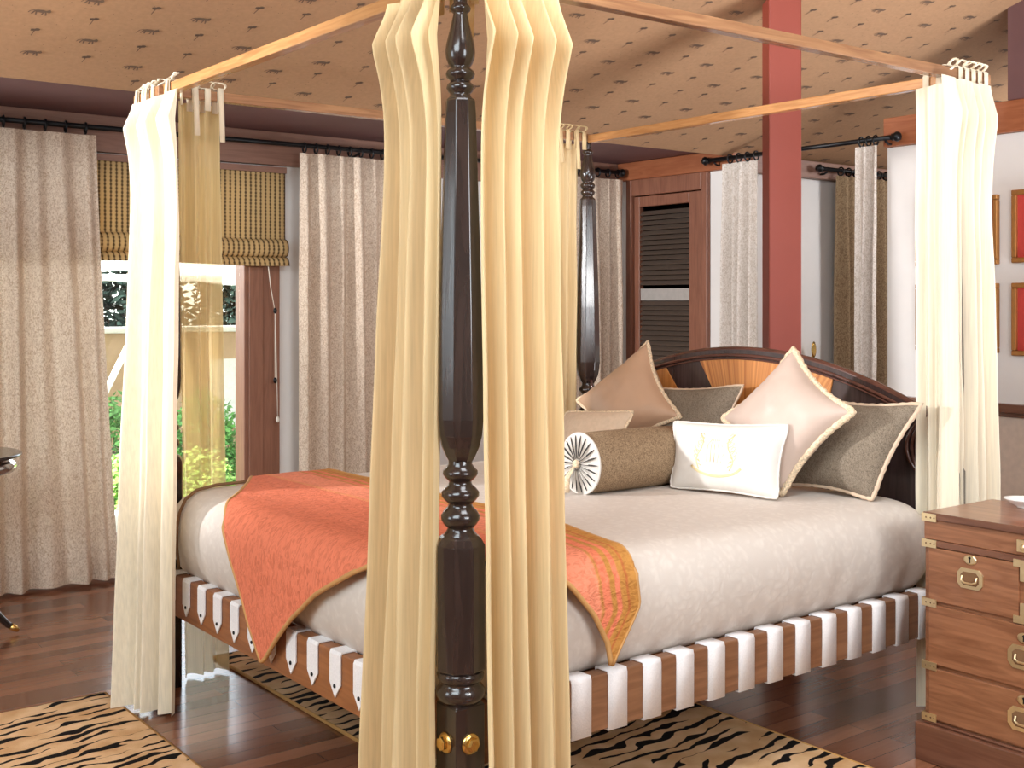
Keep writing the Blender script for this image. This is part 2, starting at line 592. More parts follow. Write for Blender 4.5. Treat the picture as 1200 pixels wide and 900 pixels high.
M['silver'] = plain('polished_silver', lin(210, 210, 206), .12, 1.0)
M['black_wood'] = wood('ebonised_wood', lin(30, 24, 22), lin(44, 34, 30), 'z', .2, .4)
M['garden_wall'] = plain('beige_render', lin(196, 164, 132), .9, nscale=9, noise_amt=.07)
M['white_paint'] = plain('white_exterior_paint', lin(240, 238, 232), .7)
M['soil'] = plain('garden_soil', lin(120, 118, 84), .95, nscale=4, noise_amt=.3)
M['leaf_light'] = plain('bright_leaves', lin(150, 190, 92), .6, nscale=14, noise_amt=.35)
M['leaf_mid'] = plain('mid_leaves', lin(86, 140, 66), .6, nscale=14, noise_amt=.35)
M['leaf_dark'] = plain('dark_leaves', lin(34, 48, 42), .9, spec=.1, nscale=10, noise_amt=.4)
M['bark'] = plain('bark', lin(90, 76, 64), .9)
M['china'] = plain('white_china', lin(244, 242, 238), .2)

# ------------------------------------------------------------------ the room
X0, X1, Y0, Y1 = -4.2, 4.0, -4.0, 3.82       # room; the sleeping area ends at the partition x = 4
XB = 6.4                                     # passage behind the partition
TAN = .3


def ceil_z(y):
    return 2.38 + TAN * (2.62 - y)


b = MB(); b.box(X0 - .1, XB + .1, Y0 - .1, Y1 + .1, -.12, 0)
struct(b.build('floor', M['floor']))

# sloping papered ceiling with its printed leopards and acacias
b = MB()
cs = sqrt(1 + TAN * TAN)
def slope_pt(a, h, t):
    """a along x, h up the slope from the eave, t metres below the paper"""
    y = 2.62 - h / cs
    return (a, y - t * TAN / cs, ceil_z(y) - t / cs)
b.prism([(X0 - .1, -.14), (XB + .1, -.14), (XB + .1, 7.0), (X0 - .1, 7.0)], slope_pt, -.05, 0)

def blob(cx, cy, rx, ry, rot=0, n=9):
    c, s_ = cos(rot), sin(rot)
    return [(cx + rx * cos(2 * pi * k / n) * c - ry * sin(2 * pi * k / n) * s_,
             cy + rx * cos(2 * pi * k / n) * s_ + ry * sin(2 * pi * k / n) * c) for k in range(n)]
def bar(x0, y0, x1, y1, w):
    dx, dy = x1 - x0, y1 - y0
    l = sqrt(dx * dx + dy * dy); nx, ny = -dy / l * w, dx / l * w
    return [(x0 + nx, y0 + ny), (x0 - nx, y0 - ny), (x1 - nx, y1 - ny), (x1 + nx, y1 + ny)]
LEO = [blob(0, .005, .030, .0085), blob(.034, .008, .011, .008), bar(.022, .004, .030, -.018, .0035), bar(.014, .002, .010, -.017, .0032),
       bar(-.018, .003, -.014, -.018, .0035), bar(-.024, .004, -.034, -.016, .0035), bar(-.028, .008, -.044, .001, .002), bar(-.044, .001, -.050, -.010, .002),
       blob(.036, .0165, .003, .003)]
TREE = [blob(0, .016, .021, .006), blob(-.010, .012, .010, .005, .3), blob(.010, .022, .012, .005, -.1), bar(0, .013, -.004, -.022, .0022), bar(.003, .010, .011, .017, .0016), bar(-.002, .006, -.010, .012, .0016)]
k = 0
for i in range(-18, 40):
    for j in range(-14, 30):
        col_t = i % 4
        a = 1.74 + i * .205 + j * .238
        h = (2.62 - (1.62 - (i % 2) * .07)) * cs - j * .165 - i * .012
        if not (-2.0 < a < 6.2 and -.05 < h < 4.2):
            continue
        shapes = LEO if col_t in (0, 2) and not (i % 4 == 2 and j % 3 == 0) else TREE
        h -= (i % 2) * .061
        jx, jh = RND.uniform(-.015, .015), RND.uniform(-.012, .012)
        for sh in shapes:
            n = len(b.v)
            b.v += [slope_pt(a + jx + p[0] * .82, h + jh + p[1] * 1.25, .0012) for p in sh]
            b.face([n + q for q in range(len(sh))], 1)
        for q in range(5):
            sx, sh_ = a + RND.uniform(-.12, .12), h + RND.uniform(-.09, .09)
            n = len(b.v)
            b.v += [slope_pt(sx + p[0], sh_ + p[1], .0012) for p in blob(0, 0, .0022, .0022, 0, 5)]
            b.face([n + z for z in range(5)], 1)
struct(b.build('ceiling', [M['ceiling'], M['motif']], recalc=False))

# dark soffit along the window wall
b = MB(); b.box(X0, X1 + .06, 2.62, Y1 + .1, 2.385, 2.43)
struct(b.build('trim_1', M['maroon']))

# window wall (y = 3.82) with one opening
WX0, WX1, WZ0, WZ1 = -.35, 1.41, .03, 2.19
b = MB()
b.box(X0, WX0, Y1, Y1 + .16, 0, 2.43); b.box(WX1, X1 + .1, Y1, Y1 + .16, 0, 2.43)
b.box(WX0, WX1, Y1, Y1 + .16, WZ1, 2.43); b.box(WX0, WX1, Y1, Y1 + .16, -.1, WZ0)
struct(b.build('wall_left', M['white_wall']))
b = MB(); b.box(X0, X1, Y1 - .045, Y1 - .001, 2.195, 2.384)
struct(b.build('trim_2', M['beam_x'], bevel=.004))
w = struct(empty('window_1', (.5, Y1, 0)))
b = MB()
b.box(1.19, 1.408, Y1 - .02, Y1 + .1, .035, 2.188); b.box(WX0, WX0 + .09, Y1 - .02, Y1 + .1, .035, 2.188)
b.box(WX0 + .09, 1.19, Y1 - .02, Y1 + .1, 2.08, 2.188)
b.build('window_frame', M['frame_wood'], w, bevel=.006)
b = MB(); b.box(1.215, 1.30, Y1 - .032, Y1 - .021, .2, 1.62)
b.build('jamb_strip', M['frame_wood'], w, bevel=.004)
b = MB(); b.box(WX0 + .091, 1.189, Y1 - .03, Y1 + .1, .035, .205)
b.build('window_sill', M['beam_x'], w, bevel=.006)
b = MB(); b.box(WX0 + .091, 1.189, Y1 + .04, Y1 + .046, .206, 2.079)
b.build('pane', M['glass'], w)

# partition x = 4 : white panels, red-brown beam, dado ledge, louvred door
b = MB()
b.box(X1, X1 + .1, 2.72, 2.93, 0, 2.26); b.box(X1, X1 + .1, 3.694, Y1 - .002, 0, 2.26)
b.box(X1 + .1, XB, 2.72, 2.80, 0, 2.24)
struct(b.build('wall_back', M['white_wall']))
b = MB(); b.box(X1, X1 + .1, Y0, 1.607, 0, 2.275)
struct(b.build('wall_partition', M['white_wall']))
b = MB(); b.box(X1 - .035, X1 + .1, 2.70, Y1 - .05, 2.261, 2.383)
struct(b.build('trim_3', M['beam'], bevel=.004))
b = MB(); b.box(X1 + .101, XB, 2.665, 2.80, 2.241, 2.352)
struct(b.build('trim_4', M['beam_x'], bevel=.004))
b = MB(); b.box(X1 - .035, X1 + .115, Y0, 1.61, 2.277, 2.435)
struct(b.build('trim_5', M['beam'], bevel=.005))
b = MB(); b.box(X1 - .06, X1 - .001, Y0, 1.50, .868, .912); b.box(X1 - .03, X1 - .001, Y0, 1.50, .845, .868)
struct(b.build('trim_6', M['chest_dark'], bevel=.005))
b = MB(); b.box(X1 - .012, X1 - .001, Y0, 1.50, .12, .844)
struct(b.build('trim_7', plain('beige_dado', lin(212, 192, 174), .8)))
b = MB(); b.box(X1 - .03, X1 + .10, .70, .884, 2.436, 3.0)
struct(b.build('trim_8', M['maroon'], bevel=.004))
b = MB(); b.box(X1 - .02, X1 - .001, Y0, 1.6, 0, .118)
struct(b.build('baseboard_back', M['chest_dark'], bevel=.003))

d = struct(empty('door_1', (X1, 3.31, 0)))
b = MB()
b.box(X1 - .03, X1 + .06, 2.932, 2.985, 0, 2.2605); b.box(X1 - .03, X1 + .06, 3.64, 3.692, 0, 2.2605)
b.box(X1 - .03, X1 + .06, 2.985, 3.64, 2.15, 2.2605)
b.build('door_frame', M['door_wood'], d, bevel=.005)
b = MB()
b.box(X1 - .005, X1 + .035, 2.99, 3.115, .01, 2.145); b.box(X1 - .005, X1 + .035, 3.583, 3.635, .01, 2.145)
b.box(X1 - .005, X1 + .035, 3.115, 3.583, 2.075, 2.145); b.box(X1 - .005, X1 + .035, 3.115, 3.583, .01, .3)
b.build('door_leaf', M['door_wood'], d, bevel=.004)
for kk in range(52):
    z = .33 + kk * .034
    if z > 2.06 or 1.425 < z < 1.53:
        continue
    b = MB()
    b.obox((X1 + .014, 3.349, z), [(0, 1, 0), (.72, 0, .69), (-.69, 0, .72)], (.235, .019, .003))
    b.build('louver', M['louver'], d)
b = MB(); b.box(X1 + .005, X1 + .03, 3.116, 3.582, 1.435, 1.515)
b.build('pale_slot', plain('slot_view_strip', lin(176, 170, 164), .3), d)  # solid strip coloured as the pale wall seen through the slot
d.children[-1]['label'] = 'pale strip standing in for the open slot between the slats'
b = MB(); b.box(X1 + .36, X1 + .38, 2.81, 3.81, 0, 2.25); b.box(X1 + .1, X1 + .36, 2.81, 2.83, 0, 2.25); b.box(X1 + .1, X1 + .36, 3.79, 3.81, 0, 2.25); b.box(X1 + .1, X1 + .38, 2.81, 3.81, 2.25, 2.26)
struct(b.build('louver_backing', plain('dark_backing', lin(40, 34, 32), .9)))  # added dark box that keeps stray light from the louvre gaps

# outer walls behind the camera and behind the passage
def gable(x0, x1, y0, y1, z1f):
    m_ = MB()
    m_.prism([(y0, 0), (y1, 0), (y1, z1f(y1)), (y0, z1f(y0))], lambda a, c, t: (t, a, c), x0, x1)
    return m_
struct(gable(X0 - .1, X0, Y0, 2.62, lambda y: ceil_z(y)).build('wall_front', M['white_wall']))
struct(gable(XB, XB + .1, Y0, 2.7, lambda y: ceil_z(y)).build('wall_passage', M['white_wall']))
b = MB(); b.box(X0, XB, Y0 - .1, Y0, 0, ceil_z(Y0))
struct(b.build('wall_right', M['white_wall']))
b = MB(); b.box(X0 - .1, X0, 2.62, Y1 + .16, 0, 2.43)
struct(b.build('wall_corner', M['white_wall']))

# terracotta column rising to the ceiling behind the headboard
c = Vector((2.57, 1.157, 0)); ca = [Vector((cos(-.6519), sin(-.6519), 0)), Vector((sin(.6519), cos(.6519), 0)), Vector((0, 0, 1))]
b = MB(); b.obox(c + Vector((0, 0, 1.39)), ca, (.0725, .0725, 1.39))
o = struct(b.build('trim_9', M['terracotta'], bevel=.006))

# ------------------------------------------------------------------ curtain maker
def sst(t, a, b_):
    t = max(0, min(1, (t - a) / (b_ - a)))
    return t * t * (3 - 2 * t)


def cloth(name, mat, parent, top, bot, ztop, zbot, folds, amp, out, seed, flare=None, nu=150, nv=60, amp_top=.4,
          sharp=.8, hem=0.0, pinch=None, bulge=0.0):
    """top / bot: plan end points of the upper and lower edge; out: outward normal in plan"""
    r = random.Random(seed)
    p1, p2, p3 = r.uniform(0, 6), r.uniform(0, 6), r.uniform(0, 6)
    A, B, Cc, D = [Vector((q[0], q[1])) for q in (top[0], top[1], bot[0], bot[1])]
    o_ = Vector(out).normalized()
    H = ztop - zbot

    def fn(s, t):
        drop = t * H
        e = t ** 1.2
        sw = s + .028 * sin(2 * pi * s * 1.6 + p1) * (.4 + .6 * t) + .012 * sin(2 * pi * (2.3 * s) + p2 + 2.2 * t)
        base = (A.lerp(B, s)).lerp(Cc.lerp(D, s), e)
        ph = 2 * pi * folds * sw + p3
        w = math.asin(max(-1, min(1, sin(ph) * sharp))) / math.asin(sharp)
        w2 = sin(ph * .53 + p2)
        env = amp * (amp_top + (1 - amp_top) * sst(t, 0, .35)) * (1 + .3 * t)
        off = env * (w * .75 + w2 * .35)
        if flare:
            fz, fa, fw = flare
            g = exp(-(abs(drop - fz) / (fw * (.75 if drop < fz else 1.0))) ** 1.25)
            off += fa * g * (.75 + .45 * w)
        off += bulge * sin(pi * min(1, t * 1.0)) * (.5 + .5 * sin(3 * s + p1))
        off += .006 * noise.noise(Vector((s * 5, t * 7, seed)))
        q = base + o_ * off
        if pinch:
            c0 = (A + B) / 2
            g2 = pinch[1] * exp(-((drop - pinch[0]) / .25) ** 2)
            q = q.lerp(Vector((c0.x, c0.y)), g2 * .5)
        z = ztop - drop - .012 * (w * .5 + .5) * (1 - sst(t, 0, .04)) * (1 if flare else .35)
        if hem:
            z += hem * (s - .5) * t
        return (q.x, q.y, z)
    m_ = MB(); m_.grid(fn, nu, nv)
    return m_.build(name, mat, parent)


def drape(name, label, mat, a, b_, out, zt, zb, folds, amp, seed, group=None, rings=0, rod=None, bot=None, ring_axis='x', nu=110):
    """a pleated curtain hung on a rod by rings; rod=(x or y of the rod, z)"""
    e = empty(name, ((a[0] + b_[0]) / 2, (a[1] + b_[1]) / 2, zb))
    tag(e, label, 'curtain', group)
    bt = bot or (a, b_)
    cloth('panel', mat, e, (a, b_), bt, zt, zb, folds, amp, out, seed, nu=nu, nv=44, amp_top=.55, sharp=.7)
    for k in range(rings):
        f = (k + .5) / rings
        x = a[0] + (b_[0] - a[0]) * f; y = a[1] + (b_[1] - a[1]) * f
        rm = MB()
        pts = []
        for q in range(14):
            t = 2 * pi * q / 14
            if ring_axis == 'x':
                pts.append((x + .003 * cos(t), rod[0] + .027 * cos(t), rod[1] - .006 + .027 * sin(t)))
            else:
                pts.append((rod[0] + .027 * cos(t), y + .003 * cos(t), rod[1] - .006 + .027 * sin(t)))
        rm.tube(pts, .0055, 6, True)
        rm.build('ring', M['iron'], e)
    return e


def rod(name, label, p0, p1, brackets, wall_dir):
    p0, p1 = Vector(p0), Vector(p1)
    dv = (p1 - p0).normalized()
    e = empty(name, (p0 + p1) / 2)
    tag(e, label, 'curtain rod')
    m_ = MB(); m_.tube([p0, p1], .0135, 12); m_.build('pole', M['iron'], e)
    for q, sg in ((p0, -1), (p1, 1)):
        m_ = MB()
        ax = Vector((0, 0, 1)).rotation_difference(dv * sg).to_matrix()
        m_.lathe([(.014, 0), (.02, .004), (.014, .01), (.024, .022), (.028, .034), (.022, .048), (.006, .056)], 14, q, axis=ax)
        m_.build('finial', M['iron'], e)
    for f in brackets:
        q = p0.lerp(p1, f); wd = Vector(wall_dir)
        m_ = MB()
        m_.tube([q - Vector((0, 0, .016)), q + wd * .5 - Vector((0, 0, .03)), q + wd - Vector((0, 0, .03))], .007, 8)
        m_.build('bracket', M['iron'], e)
    return e


RZ = 2.30
rod('curtain_rod', 'long black iron curtain rod over the garden window', (-1.2, 3.68, RZ), (3.95 - .06, 3.68, RZ + .012), (.1, .36, .60, .93), (0, .093, 0))
rod('curtain_rod', 'black iron curtain rod across the opening behind the red column', (3.915, 2.86, 2.318), (3.915, 1.52, 2.318), (.03, .97), (.05, 0, 0))
rod('curtain_rod', 'short black rod on the white wall beyond the opening', (4.72, 2.61, 2.30), (5.75, 2.61, 2.30), (.05, .95), (0, .055, 0))

drape('window_curtain', 'wide taupe paisley curtain left of the window, behind the side table', M['drape'],
      (-.55, 3.66), (.33, 3.66), (0, -1), 2.262, .02, 8, .034, 11, 'taupe paisley window curtains', 9, (3.68, RZ), ((-.55, 3.64), (.44, 3.67)))
drape('window_curtain', 'taupe paisley curtain between the window and the near bedpost curtains', M['drape'],
      (1.463, 3.66), (2.12, 3.66), (0, -1), 2.262, .02, 6, .04, 23, 'taupe paisley window curtains', 9, (3.68, RZ))
drape('window_curtain', 'taupe curtain in the far corner beside the louvred door', M['drape'],
      (3.2, 3.66), (3.93, 3.66), (0, -1), 2.262, .02, 6, .04, 37, 'taupe paisley window curtains', 8, (3.68, RZ + .008))
drape('opening_curtain', 'narrow pale patterned curtain just left of the red column', M['drape_pale'],
      (3.90, 2.72), (3.90, 2.44), (-1, 0), 2.285, .02, 4, .035, 41, None, 4, (3.915, 2.318), ring_axis='y', nu=70)
drape('opening_curtain', 'narrow pale curtain at the edge of the white picture wall', M['drape_pale'],
      (3.90, 1.74), (3.90, 1.60), (-1, 0), 2.285, .02, 2, .03, 53, None, 3, (3.915, 2.318), ring_axis='y', nu=60)
drape('opening_curtain', 'brown curtain on the short rod beyond the opening', M['drape_dark'],
      (4.87, 2.60), (5.62, 2.60), (0, -1), 2.265, .02, 7, .035, 61, None, 9, (2.61, 2.30))

# roman blind
e = tag(empty('roman_blind', (.5, 3.75, 1.6)), 'woven tan and brown striped roman blind in the window head', 'blind')
b = MB()
def bl(s, t):
    x = -.33 + 1.76 * s
    if t < .62:
        y = 3.780; z = 2.18 - t / .62 * .40
    else:
        q = (t - .62) / .38
        y = 3.780 - .045 * abs(sin(q * pi * 1.5)) - .012 * q
        z = 1.78 - q * .15 + .012 * sin(q * pi * 3)
    return (x, y + .003 * sin(s * 40), z - .006 * sin(s * 9))
b.grid(bl, 60, 40)
b.build('shade', M['blind'], e, solid=.004)
b = MB(); b.box(-.33, 1.43, 3.76, 3.774, 2.15, 2.184); b.build('head_rail', M['beam_x'], e)
b = MB(); b.tube([(1.30, 3.735, 1.66), (1.32, 3.735, 1.5), (1.346, 3.735, 1.37)], .0025, 6); b.tube([(1.346, 3.735, 1.37), (1.346, 3.735, .98)], .0025, 6)
b.tube([(1.346, 3.735, 1.37), (1.362, 3.735, .78)], .0025, 6)
b.build('pull_cord', M['cordw'], e)
for z in (1.375, .985, .765):
    b = MB(); b.lathe([(.004, 0), (.009, .006), (.011, .02), (.006, .032)], 10, (1.346 if z > .9 else 1.362, 3.735, z - .016)); b.build('toggle', M['cordw'] if z < .9 else M['iron'], e)

# small tieback disc on the alcove wall
e = tag(empty('tieback_hook', (4.686, 2.7, 1.05)), 'small oval tieback hook on the white wall beyond the opening', 'hook')
b = MB(); b.lathe([(.004, 0), (.022, .002), (.026, .006), (.018, .01)], 16, (4.686, 2.66, 1.11), axis=Matrix.Rotation(pi / 2, 3, 'X') @ Matrix.Diagonal((1, 2.1, 1)))
b.build('disc', M['brass'], e)
b = MB(); b.tube([(4.686, 2.718, 1.06), (4.686, 2.69, 1.05), (4.686, 2.66, 1.07)], .005, 8); b.build('stem', M['brass'], e)

# ------------------------------------------------------------------ the four-poster bed
L, WB = 2.083, 1.932
bed = tag(empty('four_poster_bed', (1.04, .966, 0)), 'carved dark wood four-poster bed with webbing-strapped rails and open canopy frame', 'bed')
POST = ((.02, .02), (L, .02), (.02, WB - .01), (L, WB - .01))


def post_mesh(x, y):
    b = MB()
    b.box(x - .0425, x + .0425, y - .0425, y + .0425, 0, .45)
    b.lathe([(.0425 * 1.414, .45), (.046, .462)], 4, (x, y, 0), pi / 4, False)
    b.lathe([(.044, .455), (.056, .463), (.060, .474), (.060, .484), (.054, .494), (.049, .500), (.049, .504), (.056, .511), (.058, .522), (.054, .53)], 28, (x, y, 0))
    b.lathe([(.052, .526), (.0625, .536), (.0625, .835), (.052, .852), (.044, .858)], 8, (x, y, 0), pi / 8 + .3, False)
    b.lathe([(.044, .855), (.034, .868), (.031, .876), (.040, .884), (.047, .896), (.047, .906), (.040, .917), (.031, .926), (.029, .934), (.038, .942),
             (.046, .953), (.046, .962), (.038, .972), (.029, .98), (.027, .988), (.036, .996), (.043, 1.006), (.042, 1.014), (.034, 1.022), (.029, 1.03), (.029, 1.04)], 28, (x, y, 0))
    b.lathe([(.028, 1.034), (.038, 1.05), (.048, 1.072), (.055, 1.10), (.0585, 1.14), (.0575, 1.22), (.0545, 1.40), (.050, 1.55), (.0445, 1.72), (.0395, 1.88), (.0375, 1.91), (.034, 1.916)],
            8, (x, y, 0), pi / 8 + .3, False)
    b.lathe([(.034, 1.914), (.026, 1.922), (.024, 1.928), (.030, 1.934), (.034, 1.943), (.032, 1.951), (.025, 1.957), (.025, 1.961), (.033, 1.968), (.036, 1.976), (.033, 1.984), (.025, 1.99),
             (.024, 1.994), (.030, 2.002), (.035, 2.016), (.0365, 2.03), (.035, 2.046), (.030, 2.068), (.023, 2.095), (.018, 2.118), (.017, 2.124), (.024, 2.13), (.026, 2.136), (.023, 2.142), (.017, 2.148), (.017, 2.2)], 28, (x, y, 0))
    return b


for (x, y) in POST:
    p = post_mesh(x, y).build('post', M['post'], bed, bevel=.003)
    fx = -1 if x < 1 else 1
    fy = -1 if y < 1 else 1
    for (cx, cy, ax) in ((x + fx * .0425, y, Vector((fx, 0, 0))), (x, y + fy * .0425, Vector((0, fy, 0)))):
        m_ = MB()
        R3 = Vector((0, 0, 1)).rotation_difference(ax).to_matrix()
        m_.lathe([(.026, 0), (.026, .003), (.022, .006), (.019, .008)], 20, (cx, cy, .362), axis=R3)
        m_.lathe([(.017, .006), (.017, .016), (.013, .019)], 6, (cx, cy, .362), smooth=False, axis=R3)
        m_.build('bolt', M['brass'], p)

ZB, ZT = .2916, .4402
b = MB(); b.box(.0625, L - .0425, 0, .045, ZB, ZT)
near_rail = b.build('side_rail', M['rail'], bed, bevel=.004)
b = MB(); b.box(.0625, L - .0425, WB - .045, WB, ZB, ZT)
far_rail = b.build('side_rail', M['rail'], bed, bevel=.004)
b = MB(); b.box(0, .045, .0625, WB - .0525, ZB, ZT)
foot_rail = b.build('foot_rail', M['rail_y'], bed, bevel=.004)
b = MB(); b.box(L - .022, L + .022, .0625, WB - .0525, ZB, ZT)
b.build('head_rail', M['rail_y'], bed, bevel=.004)
# wrapped straps along the side rails
for k in range(15):
    xc = .132 + .1275 * k
    for r_, ya, yb in ((near_rail, 0, .045), (far_rail, WB - .045, WB)):
        m_ = MB(); g = .003
        m_.ribbon([(xc, ya - g, ZB - g), (xc, ya - g, ZT - .008), (xc, ya - g + .003, ZT + g), (xc, yb + g, ZT + g), (xc, yb + g, ZB - g)], (.068, 0, 0), closed=True)
        m_.build('strap', M['webbing'], r_, solid=.004)
# pointed straps on the foot rail
for k in range(13):
    yc = .195 + .1345 * k
    m_ = MB(); g = .003; h = .031
    n = len(m_.v)
    rows = [(.045, ZB + .02), (.046, ZT + g), (.0, ZT + g), (-g - .001, ZT - .006), (-g - .001, ZB + .062)]
    for (x, z) in rows:
        m_.v += [(x, yc - h, z), (x, yc + h, z)]
    for q in range(len(rows) - 1):
        m_.face((2 * q, 2 * q + 1, 2 * q + 3, 2 * q + 2), 0)
    m_.v.append((-g - .001, yc, ZB + .022))
    m_.face((8, 9, 10), 0)
    s_ = m_.build('strap', [M['webbing'], M['iron']], foot_rail, solid=.004)
# dark studs on the pointed straps
for k in range(13):
    yc = .195 + .1345 * k
    m_ = MB()
    m_.lathe([(.006, 0), (.0055, .003), (.002, .0045)], 10, (-.006, yc, ZB + .055), axis=Matrix.Rotation(-pi / 2, 3, 'Y'))
    m_.build('stud', M['iron'], foot_rail)
# hidden slatted base
b = MB()
for k in range(12):
    x = .12 + k * .165
    b.box(x, x + .09, .045, WB - .045, .40, .418)
b.build('slat_base', M['rail_y'], bed)

# canopy rails
def crail(x0, x1, y0, y1, z, mat):
    b = MB(); b.box(x0, x1, y0, y1, z - .018, z + .018)
    return b.build('canopy_rail', mat, bed, bevel=.003)
crail(0.0, .04, -.28, 2.21, 2.206, M['canopy_y_lit'])
crail(-.28, 2.33, 0.0, .04, 2.222, M['canopy'])
crail(-.018, 2.10, WB - .03, WB + .01, 2.202, M['canopy'])
crail(L - .02, L + .02, .045, 1.90, 2.196, M['canopy_y_lit'])

# headboard
hb_top = lambda y: 1.228 - .275 * (y - .93) ** 2
b = MB()
ys = [.063 + (WB - .135) * i / 40 for i in range(41)]
poly = [(ys[0], ZT - .06)] + [(ys[-1], ZT - .06)] + [(y, hb_top(y)) for y in ys[::-1]]
b.prism(poly, lambda a, c, t: (t, a, c), 2.055, 2.095)
hb = b.build('headboard', M['dark_veneer'], bed)
b = MB()
for off, rad in ((0.0, .014), (-.022, .007), (-.036, .004)):
    b.tube([(2.05 if off < 0 else 2.072, y, hb_top(y) + off) for y in ys], rad, 10)
b.build('moulding', M['mould'], hb)
def seg_panel(y0t, y1t, y0b, y1b, zb, mat, nm):
    m_ = MB(); n = 14
    top = [(y0t + (y1t - y0t) * i / n, hb_top(y0t + (y1t - y0t) * i / n) - .034) for i in range(n + 1)]
    m_.prism([(y0b, zb), (y1b, zb)] + top[::-1], lambda a, c, t: (t, a, c), 2.049, 2.056)
    m_.build(nm, mat, hb)
def fan_mat():
    m, nt, b_ = new_mat('radial_fan_veneer')
    tc = nt.nodes.new('ShaderNodeTexCoord')
    sp = nt.nodes.new('ShaderNodeSeparateXYZ'); nt.links.new(tc.outputs['Object'], sp.inputs[0])
    dy = nt.nodes.new('ShaderNodeMath'); dy.operation = 'SUBTRACT'; dy.inputs[1].default_value = -.05
    nt.links.new(sp.outputs['Y'], dy.inputs[0])
    dz = nt.nodes.new('ShaderNodeMath'); dz.operation = 'SUBTRACT'; dz.inputs[1].default_value = .55
    nt.links.new(sp.outputs['Z'], dz.inputs[0])
    at = nt.nodes.new('ShaderNodeMath'); at.operation = 'ARCTAN2'
    nt.links.new(dy.outputs[0], at.inputs[0]); nt.links.new(dz.outputs[0], at.inputs[1])
    ml = nt.nodes.new('ShaderNodeMath'); ml.operation = 'MULTIPLY'; ml.inputs[1].default_value = 40
    nt.links.new(at.outputs[0], ml.inputs[0])
    n = nt.nodes.new('ShaderNodeTexNoise'); n.noise_dimensions = '1D'; n.inputs['Scale'].default_value = 1.0; n.inputs['Detail'].default_value = 3
    nt.links.new(ml.outputs[0], n.inputs['W'])
    nt.links.new(ramp(nt, n.outputs['Fac'], [(.3, lin(166, 96, 44)), (.7, lin(218, 150, 84))]), b_.inputs['Base Color'])
    b_.inputs['Roughness'].default_value = .3; b_.inputs['Coat Weight'].default_value = .3
    return m
FAN = fan_mat()
seg_panel(.477, 1.165, .56, .92, .80, FAN, 'fan_inlay')
seg_panel(1.37, 1.50, 1.24, 1.30, .98, M['inlay'], 'side_inlay')
for sg, yc in ((1, .10), (-1, WB - .11)):
    b = MB()
    for off in (0, .022, .040):
        b.tube([(2.046, yc - .03 * sg + sg * (.085 - off) * sin(pi * min(1, max(0, (q - 2) / 14))) ** .8 + .0 * q, 1.06 - .30 * q / 18) for q in range(19)], .007, 8)
    b.build('scroll_carving', M['mould'], hb)

# bedspread
ZS = .737
bs = MB()
BX0, BX1, BY0, BY1 = -.004, 2.045, .012, WB - .012
def ring_pt(u, inset, z, rc, wr):
    x0, x1, y0, y1 = BX0 + inset, BX1 - inset, BY0 + inset, BY1 - inset
    lx, ly = x1 - x0 - 2 * rc, y1 - y0 - 2 * rc
    arc = rc * pi / 2
    per = 2 * lx + 2 * ly + 4 * arc
    d = u * per
    out = None
    for (sx, sy, dx, dy, ln, cx, cy, a0) in ((x0 + rc, y0, 1, 0, lx, x1 - rc, y0 + rc, -pi / 2), (x1, y0 + rc, 0, 1, ly, x1 - rc, y1 - rc, 0),
                                             (x1 - rc, y1, -1, 0, lx, x0 + rc, y1 - rc, pi / 2), (x0, y1 - rc, 0, -1, ly, x0 + rc, y0 + rc, pi)):
        if d <= ln:
            out = (sx + dx * d, sy + dy * d, dy, -dx); break
        d -= ln
        if d <= arc:
            t = a0 + d / rc
            out = (cx + rc * cos(t), cy + rc * sin(t), cos(t), sin(t)); break
        d -= arc
    if out is None:
        out = (x0 + rc, y0, 0, -1)
    x, y, nx, ny = out
    if wr:
        o_ = wr * (noise.noise(Vector((x * 9, y * 9, z * 2.2))) * .6 + noise.noise(Vector((x * 24, y * 24, z * 4))) * .4)
        x += nx * o_; y += ny * o_
    return (x, y, z)
prof = [(.075, .425, .05, 0), (.052, .44, .06, .004), (.036, .462, .07, .009), (.018, .50, .08, .009), (.006, .55, .08, .007), (.002, .60, .08, .005), (.008, .645, .085, .004), (.024, .683, .09, .003), (.048, .711, .09, .002), (.078, .728, .10, 0),
        (.12, ZS, .10, 0), (.22, ZS + .003, .10, 0), (.4, ZS + .005, .1, 0), (.7, ZS + .005, .1, 0), (.9, ZS + .005, .02, 0)]
NU = 420
def bsf(s, t):
    f = t * (len(prof) - 1)
    i = min(len(prof) - 2, int(f + 1e-6)); f -= i
    g = [prof[max(0, min(len(prof) - 1, i + k))] for k in (-1, 0, 1, 2)]
    p_ = [.5 * (2 * q1 + (q2 - q0) * f + (2 * q0 - 5 * q1 + 4 * q2 - q3) * f * f + (3 * q1 - q0 - 3 * q2 + q3) * f ** 3) for q0, q1, q2, q3 in zip(*g)]
    q = ring_pt(s % 1.0, *p_)
    dz = .004 * noise.noise(Vector((q[0] * 3, q[1] * 3, 0))) if p_[1] > .7 else 0
    return (q[0], q[1], q[2] + dz)
bs.grid(bsf, NU, 3 * (len(prof) - 1), wrap=True)
n0 = len(bs.v) - NU
bs.face([n0 + i for i in range(NU)], 0, True)
bs.face(list(range(NU))[::-1], 0, False)
spread = bs.build('bedspread', M['spread'])
tag(spread, 'ivory matelasse bedspread over the mattress of the four-poster', 'bedspread')
b = MB()
yy = 1.742
pts = [(.0 - .004, yy, .47), (-.012, yy, .55), (-.011, yy, .62), (.0, yy + .004, .67), (.025, yy + .01, .715), (.07, yy + .02, .742), (.15, yy + .03, .752), (.28, yy + .04, .752), (.45, yy + .045, .752)]
b.tube(pts, .006, 8)
b.build('piping', M['piping'], spread)
spread.children[-1]['label'] = 'brown piped edge'

